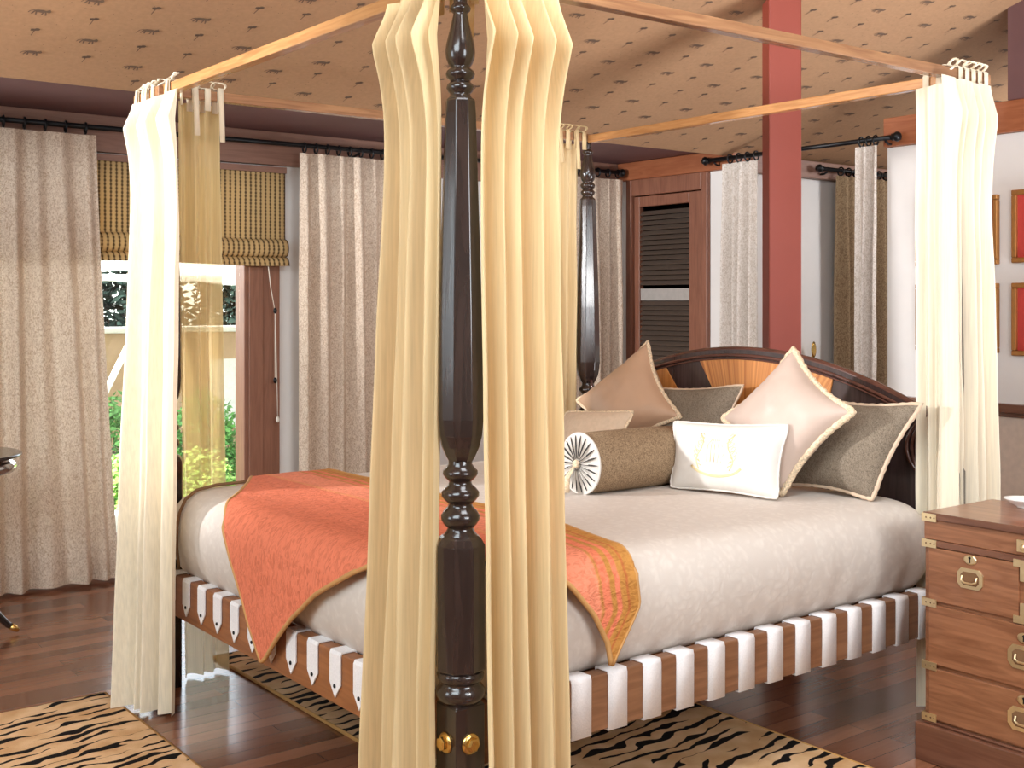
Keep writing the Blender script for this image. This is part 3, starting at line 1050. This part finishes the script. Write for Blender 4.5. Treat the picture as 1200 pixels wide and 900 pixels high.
# orange quilt across the foot of the bed
QZ = ZS + .014
def fold1(s, x_edge, flat0):
    """unfolded distance s from the rounded edge -> (position along axis, drop)"""
    R_ = .085; a_len = R_ * pi / 2
    f0 = x_edge + R_
    q = f0 - s - 0
    # s measured so that s = x on the flat part
    if s >= f0:
        return s, 0.0
    q = f0 - s
    if q < a_len:
        a = q / R_
        return f0 - R_ * sin(a), R_ * (1 - cos(a))
    return x_edge, R_ + (q - a_len)
def interp(pts, t):
    for (t0, v0), (t1, v1) in zip(pts, pts[1:]):
        if t0 <= t <= t1:
            return v0 + (v1 - v0) * (t - t0) / (t1 - t0)
    return pts[0][1] if t < pts[0][0] else pts[-1][1]
SMIN = [(-.26, .474), (-.20, .462), (-.12, .415), (-.02, .325), (.15, .17), (.34, .01), (.50, -.07), (.66, -.15), (.80, -.245), (.90, -.335), (.975, -.405), (1.0, -.418), (1.03, -.385), (1.10, -.295), (1.20, -.17), (1.33, -.02), (1.5, .11), (1.7, .24), (1.93, .37), (1.99, .40)]
SMAX = [(-.26, .480), (-.118, .578), (-.05, .568), (.10, .588), (.36, .64), (.5, .662), (1.99, .66)]
TS = sorted(set([-.26 + 2.25 * i / 150 for i in range(151)] + [1.0, -.26, 1.99]))
NQ = 60
def qpt(s, t, lift=0):
    x, dx = fold1(s, -.024, 0)
    y, dy = fold1(t, -.010, 0)
    dy2 = 0
    if t > WB - .09:
        y2, dy2 = fold1(2 * (WB / 2) - t, -.0, 0)
        y = WB - y2
    if s < 0 or t < 0.02:
        w_ = .010 * noise.noise(Vector((s * 5, t * 6, 3)))
    else:
        w_ = .005 * noise.noise(Vector((s * 7, t * 7, 1)))
    z = QZ + lift - dx - dy - dy2
    hang = min(1, max(dx - .05, 0) / .1)
    if dx > .06:
        x -= abs(w_) + lift + .010 * hang
    elif dy > .06:
        y -= abs(w_) + lift + .006
    else:
        z += abs(w_)
    return (x, y, z)
b = MB()
n0 = 0
for t in TS:
    a_, c_ = interp(SMIN, t), interp(SMAX, t)
    for i in range(NQ + 1):
        b.v.append(qpt(a_ + (c_ - a_) * i / NQ, t))
for j in range(len(TS) - 1):
    for i in range(NQ):
        q = (j * (NQ + 1) + i, j * (NQ + 1) + i + 1, (j + 1) * (NQ + 1) + i + 1, (j + 1) * (NQ + 1) + i)
        uv = []
        for (jj, ii) in ((j, i), (j, i + 1), (j + 1, i + 1), (j + 1, i)):
            t = TS[jj]; a_, c_ = interp(SMIN, t), interp(SMAX, t)
            uv.append((a_ + (c_ - a_) * ii / NQ + (.662 - c_ if t < .45 else 0), t))
        b.face(q, 0, True, uv)
quilt = b.build('quilted_throw', M['quilt'], solid=.008, off=1)
tag(quilt, 'orange quilted throw across the bed foot, pointed corner hanging over the rail', 'throw')
b = MB()
ed = [qpt(interp(SMIN, t), t, .004) for t in TS]
b.tube(ed, .0075, 6)
ed = [qpt(interp(SMAX, t), t, .004) for t in TS]
b.tube(ed, .006, 6)
b.build('binding', M['hem'], quilt)
quilt.children[-1]['label'] = 'gold bound edge'

# ------------------------------------------------------------------ cushions
def cushion(name, label, corners, thick, mat, cordmat=None, cord_r=.007, cord_name='cord_trim', pinch=.07, group=None, n=26, floppy=.0, seed=1):
    """corners: top-left, top-right, bottom-right, bottom-left seen from the front"""
    tl, tr, br, bl_ = [Vector(c_) for c_ in corners]
    ctr = (tl + tr + br + bl_) / 4
    nrm = (tr - bl_).cross(tl - br).normalized()
    if nrm.dot(Vector((-1, -.6, 0))) < 0:
        nrm = -nrm
    e = empty(name, (ctr.x, ctr.y, min(tl.z, tr.z, br.z, bl_.z)))
    tag(e, label, 'cushion', group)

    def surf(u, v, side):
        uu = u * (1 - pinch * (1 - v * v) * abs(u) ** 1.5)
        vv = v * (1 - pinch * (1 - u * u) * abs(v) ** 1.5)
        rr_ = max(0, abs(u) + abs(v) - 1.72) / .28
        uu *= 1 - .045 * rr_ ** 1.5; vv *= 1 - .045 * rr_ ** 1.5
        a = (uu + 1) / 2; c_ = (vv + 1) / 2
        p = (bl_.lerp(br, a)).lerp(tl.lerp(tr, a), c_)
        h = thick * (max(0, (1 - u ** 2)) ** .52) * (max(0, (1 - v ** 2)) ** .52) + .006 * (1 - rr_ if rr_ < 1 else 0) * 0
        h *= 1 + .10 * noise.noise(Vector((u * 2.2, v * 2.2, seed)))
        cr = .004 * noise.noise(Vector((u * 6, v * 6, seed + 9))) * (1 - u * u) ** .5 * (1 - v * v) ** .5
        return p + nrm * side * (h + cr)
    m_ = MB()
    m_.grid(lambda s, t: surf(-1 + 2 * s, -1 + 2 * t, 1), n, n)
    m_.grid(lambda s, t: surf(1 - 2 * s, -1 + 2 * t, -1), n, n)
    cov = m_.build('cover', mat, e)
    if cordmat:
        pts = []
        for k in range(28): pts.append(surf(-1 + 2 * k / 28, -1, 1))
        for k in range(28): pts.append(surf(1, -1 + 2 * k / 28, 1))
        for k in range(28): pts.append(surf(1 - 2 * k / 28, 1, 1))
        for k in range(28): pts.append(surf(-1, 1 - 2 * k / 28, 1))
        m_ = MB()
        m_.tube(pts, [cord_r * (1 + .18 * sin(i * 2.6)) for i in range(len(pts))], 8, True)
        m_.build(cord_name, cordmat, e)
    return e, surf


G = 'scatter cushions against the headboard'
cushion('scatter_cushion', 'tan silk cushion standing on its corner beside the far bedpost', [(1.885, 1.785, .975), (1.985, 1.405, 1.262), (1.875, 1.09, .95), (1.80, 1.44, .735)], .105, M['tan'], M['cord'], .009, pinch=.20, group=G, seed=2)
cushion('scatter_cushion', 'grey-brown cushion behind, between the two tan corner cushions', [(1.965, 1.36, 1.055), (1.975, .839, 1.10), (1.885, .93, .755), (1.88, 1.38, .755)], .05, M['grey'], M['linen'], .005, pinch=.10, group=G, seed=3)
cushion('scatter_cushion', 'fawn silk cushion on its corner with cream rope, behind the embroidered one', [(1.712, .735, .985), (1.803, .459, 1.262), (1.732, .135, 1.053), (1.625, .368, .742)], .098, M['tan_b'], M['cord'], .0125, pinch=.19, group=G, seed=4)
cushion('scatter_cushion', 'large grey-brown cushion nearest the right-hand bed curtain', [(1.905, .45, 1.075), (1.91, -.010, 1.085), (1.805, .122, .742), (1.81, .52, .75)], .07, M['grey'], M['linen'], .008, pinch=.13, group=G, seed=5)
cushion('scatter_cushion', 'small beige linen cushion lying behind the bolster', [(1.68, 1.60, .95), (1.70, 1.19, .98), (1.61, 1.24, .765), (1.57, 1.60, .755)], .06, M['linen'], M['cord'], .006, pinch=.05, group=G, seed=6)
cushion('scatter_cushion', 'flat tan cushion tucked between the bolster and the embroidered cushion', [(1.66, .98, .93), (1.72, .62, .96), (1.63, .60, .757), (1.57, .90, .757)], .05, M['tan'], None, group=G, seed=8)
e, sf = cushion('scatter_cushion', 'small white cushion embroidered with a pale gold crest', [(1.512, .79, .985), (1.622, .325, 1.003), (1.548, .314, .747), (1.446, .741, .747)], .055, M['ivory'], M['ivory'], .004, 'piping', pinch=.09, group=G, seed=7)
b = MB()
def stitch(pts, r=.0022):
    b.tube([sf(u, v, 1) for u, v in pts], r, 6)
for k in range(5):
    off = k * .022
    stitch([(-.05 + (.52 + off * .3) * cos(t), -.03 + (.55 + off * .5) * sin(t)) for t in [pi * 1.18 + pi * .64 * q / 16 for q in range(17)]], .002)
for sg in (-1, 1):
    for k in range(7):
        u0 = -.08 + sg * (.24 + .05 * sin(k * .9)); v0 = -.32 + k * .13
        stitch([(u0, v0), (u0 + sg * .07, v0 + .06), (u0 + sg * .10, v0 + .15), (u0 + sg * .05, v0 + .17), (u0 + sg * .02, v0 + .10)], .0016)
    stitch([(-.08 + sg * (.27 + .06 * sin(q * .55)), -.42 + q * .085) for q in range(13)], .0022)
for k in range(5):
    stitch([(-.08 + (k - 2) * .06, -.22), (-.08 + (k - 2) * .07 + .015, .0), (-.08 + (k - 2) * .06, .25), (-.08 + (k - 2) * .03, .42)], .0013)
b.build('crest_embroidery', M['gold_thread'], e)

# bolster
e = tag(empty('bolster', (1.34, .84, .74)), 'brown chenille bolster with pleated white end and tassel', 'bolster')
ax = Vector((1, -.02, 0)).normalized()
RX = Vector((0, 0, 1)).rotation_difference(ax).to_matrix()
c0 = Vector((1.118, .852, .850)); LB = .45; RB = .107
b = MB(); b.lathe([(RB - .008, 0), (RB, .008), (RB + .003, .1), (RB + .003, LB - .1), (RB, LB - .01), (RB - .02, LB), (.001, LB + .004)], 40, c0, axis=RX, cap=False)
b.build('cover', M['bolster'], e)
b = MB()
def pleat(s, t):
    a = 2 * pi * s
    r_ = RB * t * .985
    w = sin(a * 22) * .006 * sin(pi * min(1, t * 1.0 + .05)) - .012 * (1 - t) ** 2 * 0
    return c0 + RX @ Vector((r_ * cos(a), r_ * sin(a), -.004 - .010 * (1 - t) - w))
b.grid(pleat, 264, 10)
b.build('end_cap', [plain('striped_white_pleats', lin(208, 202, 194), .8)], e)
b = MB()
for k in range(22):
    a = 2 * pi * (k + .25) / 22 + .02
    pts = [c0 + RX @ Vector((RB * t * .98 * cos(a), RB * t * .98 * sin(a), -.0075 - .010 * (1 - t))) for t in (.18, .35, .6, .82, .96)]
    b.tube(pts, [.001, .0022, .0032, .0028, .0012], 5)
b.build('dark_stripe', plain('charcoal_stripe', lin(52, 48, 46), .85), e)
b = MB()
b.tube([c0 + RX @ Vector((RB * cos(2 * pi * k / 40), RB * sin(2 * pi * k / 40), 0)) for k in range(40)], .0045, 8, True)
b.build('piping', M['ivory'], e)
b = MB()
tc_ = c0 + Vector((-.02, 0, 0))
b.lathe([(.003, -.012), (.012, -.008), (.016, 0), (.012, .008), (.003, .012)], 14, tc_, axis=RX)
for k in range(26):
    a = 2 * pi * k / 26
    p0 = tc_ + Vector((-.012, .004 * cos(a), -.01))
    p1 = tc_ + Vector((-.030 + .006 * sin(a), .012 + .010 * cos(a), -.045))
    p2 = tc_ + Vector((-.036 + .010 * sin(a), .016 + .016 * cos(a), -.098))
    b.tube([p0, p1, p2], .0022, 5)
b.build('tassel', M['cord'], e)

# ------------------------------------------------------------------ bed curtains (tab-topped sheers)
def tabs(parent, mat, pts, along, zc, half=.018, w=.024, bows=True, seed=0, outv=None):
    """pts: points on the rail axis; along: rail direction (unit, plan)"""
    r = random.Random(seed)
    al = Vector((along[0], along[1], 0)); nn = Vector((-along[1], along[0], 0))
    for (x, y) in pts:
        c_ = Vector((x, y, zc)); m_ = MB(); g = half + .007
        path = [c_ + nn * a + Vector((0, 0, z)) for a, z in ((g, -.06), (g, g * .8), (g * .8, g), (-g * .8, g), (-g, g * .8), (-g, -.06))]
        m_.ribbon(path, al * w)
        if bows:
            for sg in (-1, 1):
                a0 = r.uniform(-.4, .4)
                lp = []
                for q in range(9):
                    t = pi * q / 8
                    lp.append(c_ + Vector((0, 0, g + .002)) + (al * sg * cos(a0) + nn * sin(a0)) * (.034 * sin(t)) + Vector((0, 0, .014 + .014 * -cos(t))) + nn * .01 * sin(2 * t))
                m_.ribbon(lp, nn * .014)
        m_.build('tab', mat, parent, solid=.0025)
        # long loose tie end
    for (x, y) in pts[::2]:
        c_ = Vector((x, y, zc)); o_ = nn if outv is None else Vector((outv[0], outv[1], 0))
        m_ = MB(); g = half + .012; ln = r.uniform(.10, .16)
        m_.ribbon([c_ + o_ * g + Vector((0, 0, g)), c_ + o_ * (g + .006) + Vector((0, 0, -.03)), c_ + o_ * (g + .016) + Vector((0, 0, -.03 - ln))], al * .02)
        m_.build('tie_end', mat, parent, solid=.002)


def bed_curtain(label, loc):
    return tag(empty('bed_curtain', loc), label, 'bed curtain')


# near bedpost, foot side
e = bed_curtain('cream sheer bed curtain left of the near bedpost', (0, .2, .02))
cloth('panel', M['sheer'], e, ((-.02, .27), (-.02, .035)), ((-.06, .375), (-.06, .012)), 2.19, .03, 4.2, .031, (-1, -.15), 5, flare=(.125, .055, .13), nu=170, nv=90, amp_top=.55, sharp=.93)
tabs(e, M['sheer'], [(.02, .09), (.02, .14), (.02, .19), (.02, .24)], (0, 1), 2.206, seed=3)
# near bedpost, side
e = bed_curtain('cream sheer bed curtain right of the near bedpost', (.2, 0, .02))
cloth('panel', M['sheer'], e, ((.03, -.02), (.29, -.02)), ((.045, -.05), (.315, -.05)), 2.205, .03, 4.4, .031, (-.1, -1), 9, flare=(.145, .068, .14), nu=170, nv=90, amp_top=.55, sharp=.93)
tabs(e, M['sheer'], [(.08, .02), (.13, .02), (.18, .02), (.23, .02), (.28, .02)], (1, 0), 2.222, seed=4)
# far-left bedpost (foot end): sunlit panel on the foot rail, gold one on the far rail
e = bed_curtain('brightly lit cream bed curtain round the left bedpost, in front of the window', (0, 1.9, .02))
cloth('panel', M['sheer_lit'], e, ((-.03, 2.13), (-.03, 1.665)), ((-.215, 1.80), (-.085, 1.565)), 2.178, .015, 4.5, .03, (-1, -.3), 14, flare=(.11, .045, .12), nu=150, nv=80, amp_top=.5, sharp=.85)
tabs(e, M['sheer_lit'], [(.02, 2.15), (.02, 2.10), (.02, 2.05), (.02, 2.0), (.02, 1.84)], (0, 1), 2.206, seed=5)
e = bed_curtain('translucent golden bed curtain at the left bedpost, window showing through', (.18, 1.95, .02))
cloth('panel', M['sheer_gold'], e, ((.08, 1.965), (.24, 1.965)), ((.10, 1.955), (.27, 1.955)), 2.18, .012, 3.2, .02, (0, 1), 21, nu=90, nv=70, amp_top=.6, sharp=.8)
tabs(e, M['sheer_lit'], [(.12, WB - .01), (.17, WB - .01), (.22, WB - .01)], (1, 0), 2.202, seed=6, outv=(0, -1))
# far-right bedpost (head end, window side)
e = bed_curtain('cream bed curtain at the far bedpost by the headboard', (2.0, 1.95, .02))
cloth('panel', M['sheer'], e, ((1.84, 1.955), (2.06, 1.955)), ((1.82, 1.955), (2.03, 1.955)), 2.175, .012, 4.2, .022, (0, -1), 28, nu=110, nv=60, amp_top=.6)
tabs(e, M['sheer'], [(1.89, WB - .01), (1.94, WB - .01), (1.99, WB - .01), (2.04, WB - .01)], (1, 0), 2.202, seed=7, outv=(0, -1))
# right bedpost (head end, near side)
e = bed_curtain('brightly lit cream bed curtain hanging behind the wooden chest on the right', (2.2, 0, .02))
cloth('panel', M['sheer_lit'], e, ((1.985, -.03), (2.31, -.01)), ((1.97, -.05), (2.36, -.03)), 2.2, .012, 5.2, .026, (0, -1), 33, flare=(.13, .03, .14), nu=140, nv=70, amp_top=.5, sharp=.85)
tabs(e, M['sheer_lit'], [(2.13, .02), (2.17, .02), (2.21, .02), (2.25, .02), (2.29, .02)], (1, 0), 2.222, seed=8)
e = bed_curtain('narrow lit cream bed curtain folded on the head rail, beside the grey cushion', (2.08, .06, .02))
cloth('panel', M['sheer_lit'], e, ((L - .05, .105), (L - .075, -.02)), ((L - .06, .09), (L - .09, -.03)), 2.175, .012, 2.4, .014, (-1, 0), 39, nu=80, nv=60, amp_top=.6, sharp=.85)
tabs(e, M['sheer_lit'], [(L, .03), (L, .085)], (0, 1), 2.196, seed=9)

# ------------------------------------------------------------------ campaign chest at the bedside
CX0, CX1, CY0, CY1 = 1.625, 2.015, -.855, -.19
ch = tag(empty('campaign_chest', ((CX0 + CX1) / 2, (CY0 + CY1) / 2, 0)), 'red-brown campaign chest with brass corners and recessed handles, beside the bed', 'chest of drawers')
b = MB()
b.box(CX0 + .012, CX1, CY0, CY1, .125, .685)
b.build('carcass', M['chest'], ch, bevel=.003)
b = MB(); b.box(CX0 - .012, CX1 + .01, CY0 - .012, CY1 + .022, 0, .118); b.box(CX0, CX1, CY0, CY1 + .006, .118, .128)
b.build('plinth', M['chest_dark'], ch, bevel=.005)
b = MB(); b.box(CX0 + .002, CX1, CY0, CY1, .752, .772); b.box(CX0 + .006, CX1, CY0, CY1, .688, .752)
b.build('lid', M['chest'], ch, bevel=.003)
b = MB()
b.box(CX0, CX0 + .008, CY0, CY1, .751, .7725); b.box(CX0, CX0 + .008, CY0, CY1, .668, .688)
b.build('edge_moulding', M['chest_dark'], ch, bevel=.002)

def cp(a, z, t):
    return (CX0 - t, a, z)

def drawer(y0, y1, z0, z1, handles, keyz=True):
    b = MB(); b.box(CX0 + .001, CX0 + .014, y0, y1, z0, z1)
    dr = b.build('drawer', M['chest'], ch, bevel=.003)
    for (hy, hz, big) in handles:
        w_, h_ = (.042, .030) if not big else (.05, .034)
        oct_ = [(-w_, -h_ * .5), (-w_ * .7, -h_), (w_ * .7, -h_), (w_, -h_ * .5), (w_, h_ * .5), (w_ * .7, h_), (-w_ * .7, h_), (-w_, h_ * .5)]
        m_ = MB(); m_.prism([(hy + a, hz + c_) for a, c_ in oct_], cp, -.001, .004)
        inner = [(hy + a * .72, hz + c_ * .66) for a, c_ in oct_]
        m_.prism(inner, cp, .0041, .0046, 1)
        m_.tube([cp(hy - .024, hz + .008, .006), cp(hy - .024, hz - .006, .011), cp(hy - .012, hz - .012, .013), cp(hy + .012, hz - .012, .013), cp(hy + .024, hz - .006, .011), cp(hy + .024, hz + .008, .006)], .0035, 8)
        m_.build('handle', [M['pale_brass'], M['piping']], dr, bevel=.001)
        m_ = MB(); m_.lathe([(.019, -.001), (.019, .002), (.015, .004)], 20, (CX0, hy, hz + .057), axis=Matrix.Rotation(-pi / 2, 3, 'Y') @ Matrix.Diagonal((.8, 1.15, 1)))
        m_.prism([(hy - .0025, hz + .048), (hy + .0025, hz + .048), (hy + .002, hz + .058), (hy + .0045, hz + .064), (hy, hz + .068), (hy - .0045, hz + .064), (hy - .002, hz + .058)], cp, .0041, .0047, 1)
        m_.build('escutcheon', [M['pale_brass'], M['iron']], dr)

ym = (CY0 + CY1) / 2
drawer(ym + .018, CY1 - .018, .50, .665, [((ym + CY1) / 2 + .005, .592, 0)])
drawer(CY0 + .018, ym - .018, .50, .665, [((ym + CY0) / 2 - .005, .592, 0)])
drawer(CY0 + .018, CY1 - .018, .305, .488, [(ym, .395, 1)])
drawer(CY0 + .018, CY1 - .018, .135, .293, [(ym, .215, 1)])
for yy, sg in ((CY1, -1), (CY0, 1)):
    for z in (.757, .677, .494, .299, .14):
        m_ = MB()
        y0, y1 = sorted((yy + sg * -.002, yy + sg * .047))
        m_.box(CX0 - .0025, CX0 + .001, y0, y1, z - .012, z + .012)
        y0, y1 = sorted((yy - sg * .0035, yy + sg * -.0005))
        m_.box(CX0 - .002, CX0 + .045, y0, y1, z - .012, z + .012)
        for q in (.012, .028, .040):
            m_.lathe([(.0028, 0), (.0015, .0012)], 8, (CX0 - .0025, yy + sg * q, z), axis=Matrix.Rotation(-pi / 2, 3, 'Y'), mat=1)
        m_.build('corner_strap', [M['pale_brass'], M['piping']], ch)
for z, dn in ((.665, -1), (.502, 1)):
    m_ = MB()
    m_.box(CX0 - .0025, CX0 + .002, ym - .034, ym + .034, z - .010, z + .012)
    z0, z1 = sorted((z, z + dn * .05))
    m_.box(CX0 - .0028, CX0 + .002, ym - .013, ym + .013, z0, z1)
    m_.build('tee_bracket', M['pale_brass'], ch, bevel=.001)
m_ = MB(); m_.box(CX0 - .004, CX0 + .004, ym - .022, ym + .022, .70, .735); m_.lathe([(.008, 0), (.009, .006), (.004, .01)], 12, (CX0 - .004, ym, .715), axis=Matrix.Rotation(-pi / 2, 3, 'Y'))
m_.build('lid_clasp', M['pale_brass'], ch, bevel=.001)
# dish at the right border of the photo
e = tag(empty('dish', (1.93, -.36, .772)), 'small white china dish on the chest top', 'dish')
b = MB(); b.lathe([(.022, .0), (.024, .004), (.044, .014), (.060, .026), (.062, .028), (.058, .026), (.042, .017), (.02, .009), (.001, .008)], 28, (1.94, -.345, .7735), cap=False); b.build('bowl', M['china'], e)

# ------------------------------------------------------------------ pictures on the partition
def picture(y0, y1, z0, z1, label, seed):
    e = tag(empty('framed_print', (X1 - .02, (y0 + y1) / 2, z0)), label, 'picture', 'red-matted gilt-framed prints')
    f = .026; xf = X1 - .001
    b = MB()
    for (a0, a1, c0_, c1_) in ((y0, y1, z0, z0 + f), (y0, y1, z1 - f, z1), (y0, y0 + f, z0 + f, z1 - f), (y1 - f, y1, z0 + f, z1 - f)):
        b.box(xf - .03, xf, a0, a1, c0_, c1_)
    b.build('frame', M['gilt'], e, bevel=.005)
    b = MB(); b.box(xf - .012, xf - .004, y0 + f, y1 - f, z0 + f, z1 - f); b.build('mat_board', M['mat_red'], e)
    b = MB(); b.box(xf - .0135, xf - .0122, y0 + .11, y1 - .11, z0 + .09, z1 - .09)
    r = random.Random(seed)
    for k in range(34):
        yy = r.uniform(y0 + .13, y1 - .13); zz = r.uniform(z0 + .105, z1 - .105)
        b.prism([(yy + p[0], zz + p[1]) for p in blob(0, 0, r.uniform(.004, .016), r.uniform(.003, .011), r.uniform(0, 3), 7)], lambda a, c_, t: (t, a, c_), xf - .0142, xf - .0136, 1)
    b.build('print', [M['print'], M['ink']], e)

picture(.94, 1.415, 1.615, 1.97, 'upper red-matted framed print on the sunlit wall, half hidden by the bed curtain', 1)
picture(.94, 1.415, 1.165, 1.52, 'lower red-matted framed print on the sunlit wall, half hidden by the bed curtain', 2)
picture(.39, .865, 1.62, 1.985, 'upper framed print at the right edge of the photo', 3)
picture(.39, .865, 1.155, 1.52, 'lower framed print at the right edge of the photo', 4)

# ------------------------------------------------------------------ rugs
def rug(name, label, x0, x1, y0, y1, seed):
    b = MB()
    r = random.Random(seed)
    def f(s, t):
        return (x0 + (x1 - x0) * s, y0 + (y1 - y0) * t, .011 + .0012 * noise.noise(Vector((s * 9, t * 14, seed))))
    b.grid(f, 40, 70)
    n = len(b.v)
    b.box(x0, x1, y0, y1, .0005, .009)
    o = b.build(name, M['rug'])
    tag(o, label, 'rug', 'tiger-striped rugs')
    m_ = MB()
    m_.tube([(x0, y0, .007), (x1, y0, .007), (x1, y1, .007), (x0, y1, .007)], .0065, 6, True)
    m_.build('binding', M['rug_edge'], o)
rug('rug', 'tiger-striped rug on open floor in the left foreground', -1.45, -.195, -1.0, 1.96, 3)
rug('rug', 'tiger-striped rug running under the bed', .30, 1.42, -.75, 2.14, 8)

# ------------------------------------------------------------------ pedestal table at the left edge
e = tag(empty('pedestal_table', (-.52, 3.0, 0)), 'dark pedestal table with silvery rounded apron and brass toe at the left edge', 'table')
tx, ty = -.52, 3.0
b = MB(); b.lathe([(.30, .775), (.306, .779), (.306, .785), (.30, .789)], 40, (tx, ty, 0)); b.build('top', M['black_wood'], e)
b = MB(); b.lathe([(.12, .70), (.22, .695), (.275, .712), (.292, .735), (.285, .757), (.27, .765), (.275, .774)], 40, (tx, ty, 0)); b.build('apron', M['silver'], e)
b = MB(); b.lathe([(.05, .10), (.06, .16), (.035, .22), (.028, .35), (.04, .48), (.05, .52), (.03, .58), (.04, .66), (.1, .70)], 24, (tx, ty, 0)); b.build('column', M['black_wood'], e)
for k in range(3):
    a = radians(0 + 120 * k)
    dx, dy = cos(a), sin(a)
    b = MB()
    b.tube([(tx + dx * r_, ty + dy * r_, z) for r_, z in ((.03, .19), (.10, .20), (.17, .155), (.22, .085), (.255, .045), (.275, .03))], [.022, .024, .021, .017, .014, .014], 10)
    lg = b.build('leg', M['black_wood'], e)
    b = MB(); b.tube([(tx + dx * r_, ty + dy * r_, z) for r_, z in ((.268, .035), (.285, .022), (.30, .012))], [.015, .014, .010], 10); b.build('toe_cap', M['brass'], lg)

# ------------------------------------------------------------------ outside the window
b = MB(); b.box(-9, 14, Y1 + .17, 22, -.25, -.12); o = b.build('ground', M['soil']); struct(o)
o = MB(); o.box(-6, 12, 7.6, 7.85, -.12, 1.16); o.box(2.6, 3.3, 7.585, 7.6, .3, .92, 1)
gw = o.build('garden_wall', [M['garden_wall'], M['white_paint']])
tag(gw, 'beige rendered garden wall outside the window', 'wall')
o = MB(); o.box(-6, 12, 7.54, 7.91, 1.161, 1.21); o.build('coping', M['white_paint'], gw, bevel=.01)
o = MB(); o.box(-3, 9, 4.52, 4.66, -.12, .19)
tag(o.build('kerb', M['white_paint'], bevel=.01), 'low white garden kerb outside the window', 'kerb')
e = tag(empty('awning', (1.6, 6.0, 0)), 'white garden awning frame with slanted brace outside the window', 'awning')
o = MB(); o.grid(lambda s, t: (-1.5 + 6 * s, 6.0 + 1.4 * t, 1.62 + .55 * t + .03 * sin(s * 30) * (1 - t)), 60, 8); o.grid(lambda s, t: (-1.5 + 6 * s, 6.0, 1.56 + .06 * t + .012 * sin(s * 60) * (1 - t)), 90, 4)
o.build('canvas', M['white_paint'], e, solid=.004)
for x in (1.42, 2.32):
    o = MB(); o.box(x, x + .06, 5.97, 6.03, -.12, 1.62); o.build('pole', M['white_paint'], e, bevel=.008)
o = MB(); o.tube([(.92, 5.6, .62), (1.43, 5.98, 1.36)], .022, 10); o.build('brace', M['white_paint'], e)

def shrub(name, label, c, rad, n, leaf, mats, seed, group, cat='shrub'):
    r = random.Random(seed)
    e = tag(empty(name, c), label, cat, group)
    b = MB()
    for k in range(n):
        th = r.uniform(0, 2 * pi); ph = math.acos(r.uniform(-.25, 1))
        q = r.uniform(.72, 1.03) * (1 + .18 * noise.noise(Vector((cos(th) * 2, sin(th) * 2, ph * 2 + seed))))
        p = Vector((c[0] + rad[0] * q * sin(ph) * cos(th), c[1] + rad[1] * q * sin(ph) * sin(th), c[2] + rad[2] * (.12 + .88 * max(0, q * cos(ph)))))
        a = Vector((r.gauss(0, 1), r.gauss(0, 1), r.gauss(0, .8))).normalized()
        d_ = a.orthogonal().normalized()
        l = leaf * r.uniform(.6, 1.3)
        i = len(b.v)
        b.v += [tuple(p - a * l), tuple(p + d_ * l * .45), tuple(p + a * l), tuple(p - d_ * l * .45)]
        b.face((i, i + 1, i + 2, i + 3), 0)
    b.build('foliage', mats, e, recalc=False)
    b = MB()
    for k in range(5):
        a = 2 * pi * k / 5
        b.tube([(c[0] + .02 * cos(a), c[1] + .02 * sin(a), c[2] - .12), (c[0] + rad[0] * .5 * cos(a), c[1] + rad[1] * .5 * sin(a), c[2] + rad[2] * .6)], [.012, .006], 6)
    b.build('stem', M['bark'], e)

for k, x in enumerate((.45, .95, 1.45, 1.95, 2.45)):
    shrub('garden_shrub', 'bright green clipped garden shrub outside the window', (x, 5.05 + .05 * (k % 2), -.1), (.245, .24, .56), 1800, .028, M['leaf_light'], 100 + k, 'bright shrubs in the garden bed')
for k, x in enumerate((.42, .86, 1.30)):
    shrub('groundcover_shrub', 'low green plant in front of the white garden kerb', (x, 4.3, -.12), (.20, .15, .24), 700, .024, M['leaf_mid'], 150 + k, 'low plants by the kerb')
for k, x in enumerate((.7, 1.4, 2.1, 2.8, 3.5)):
    shrub('hedge_shrub', 'darker green hedge plant against the garden wall', (x, 6.55, -.1), (.335, .3, .82), 2200, .032, M['leaf_mid'], 200 + k, 'hedge along the garden wall')
for k, (x, y) in enumerate(((1.22, 9.7), (2.6, 9.75), (3.97, 9.7), (5.35, 9.8))):
    shrub('garden_tree', 'dark tree crown beyond the garden wall', (x, y, .2), (.68, .6, 2.4), 5200, .07, M['leaf_dark'], 300 + k, 'trees beyond the garden wall', 'tree')
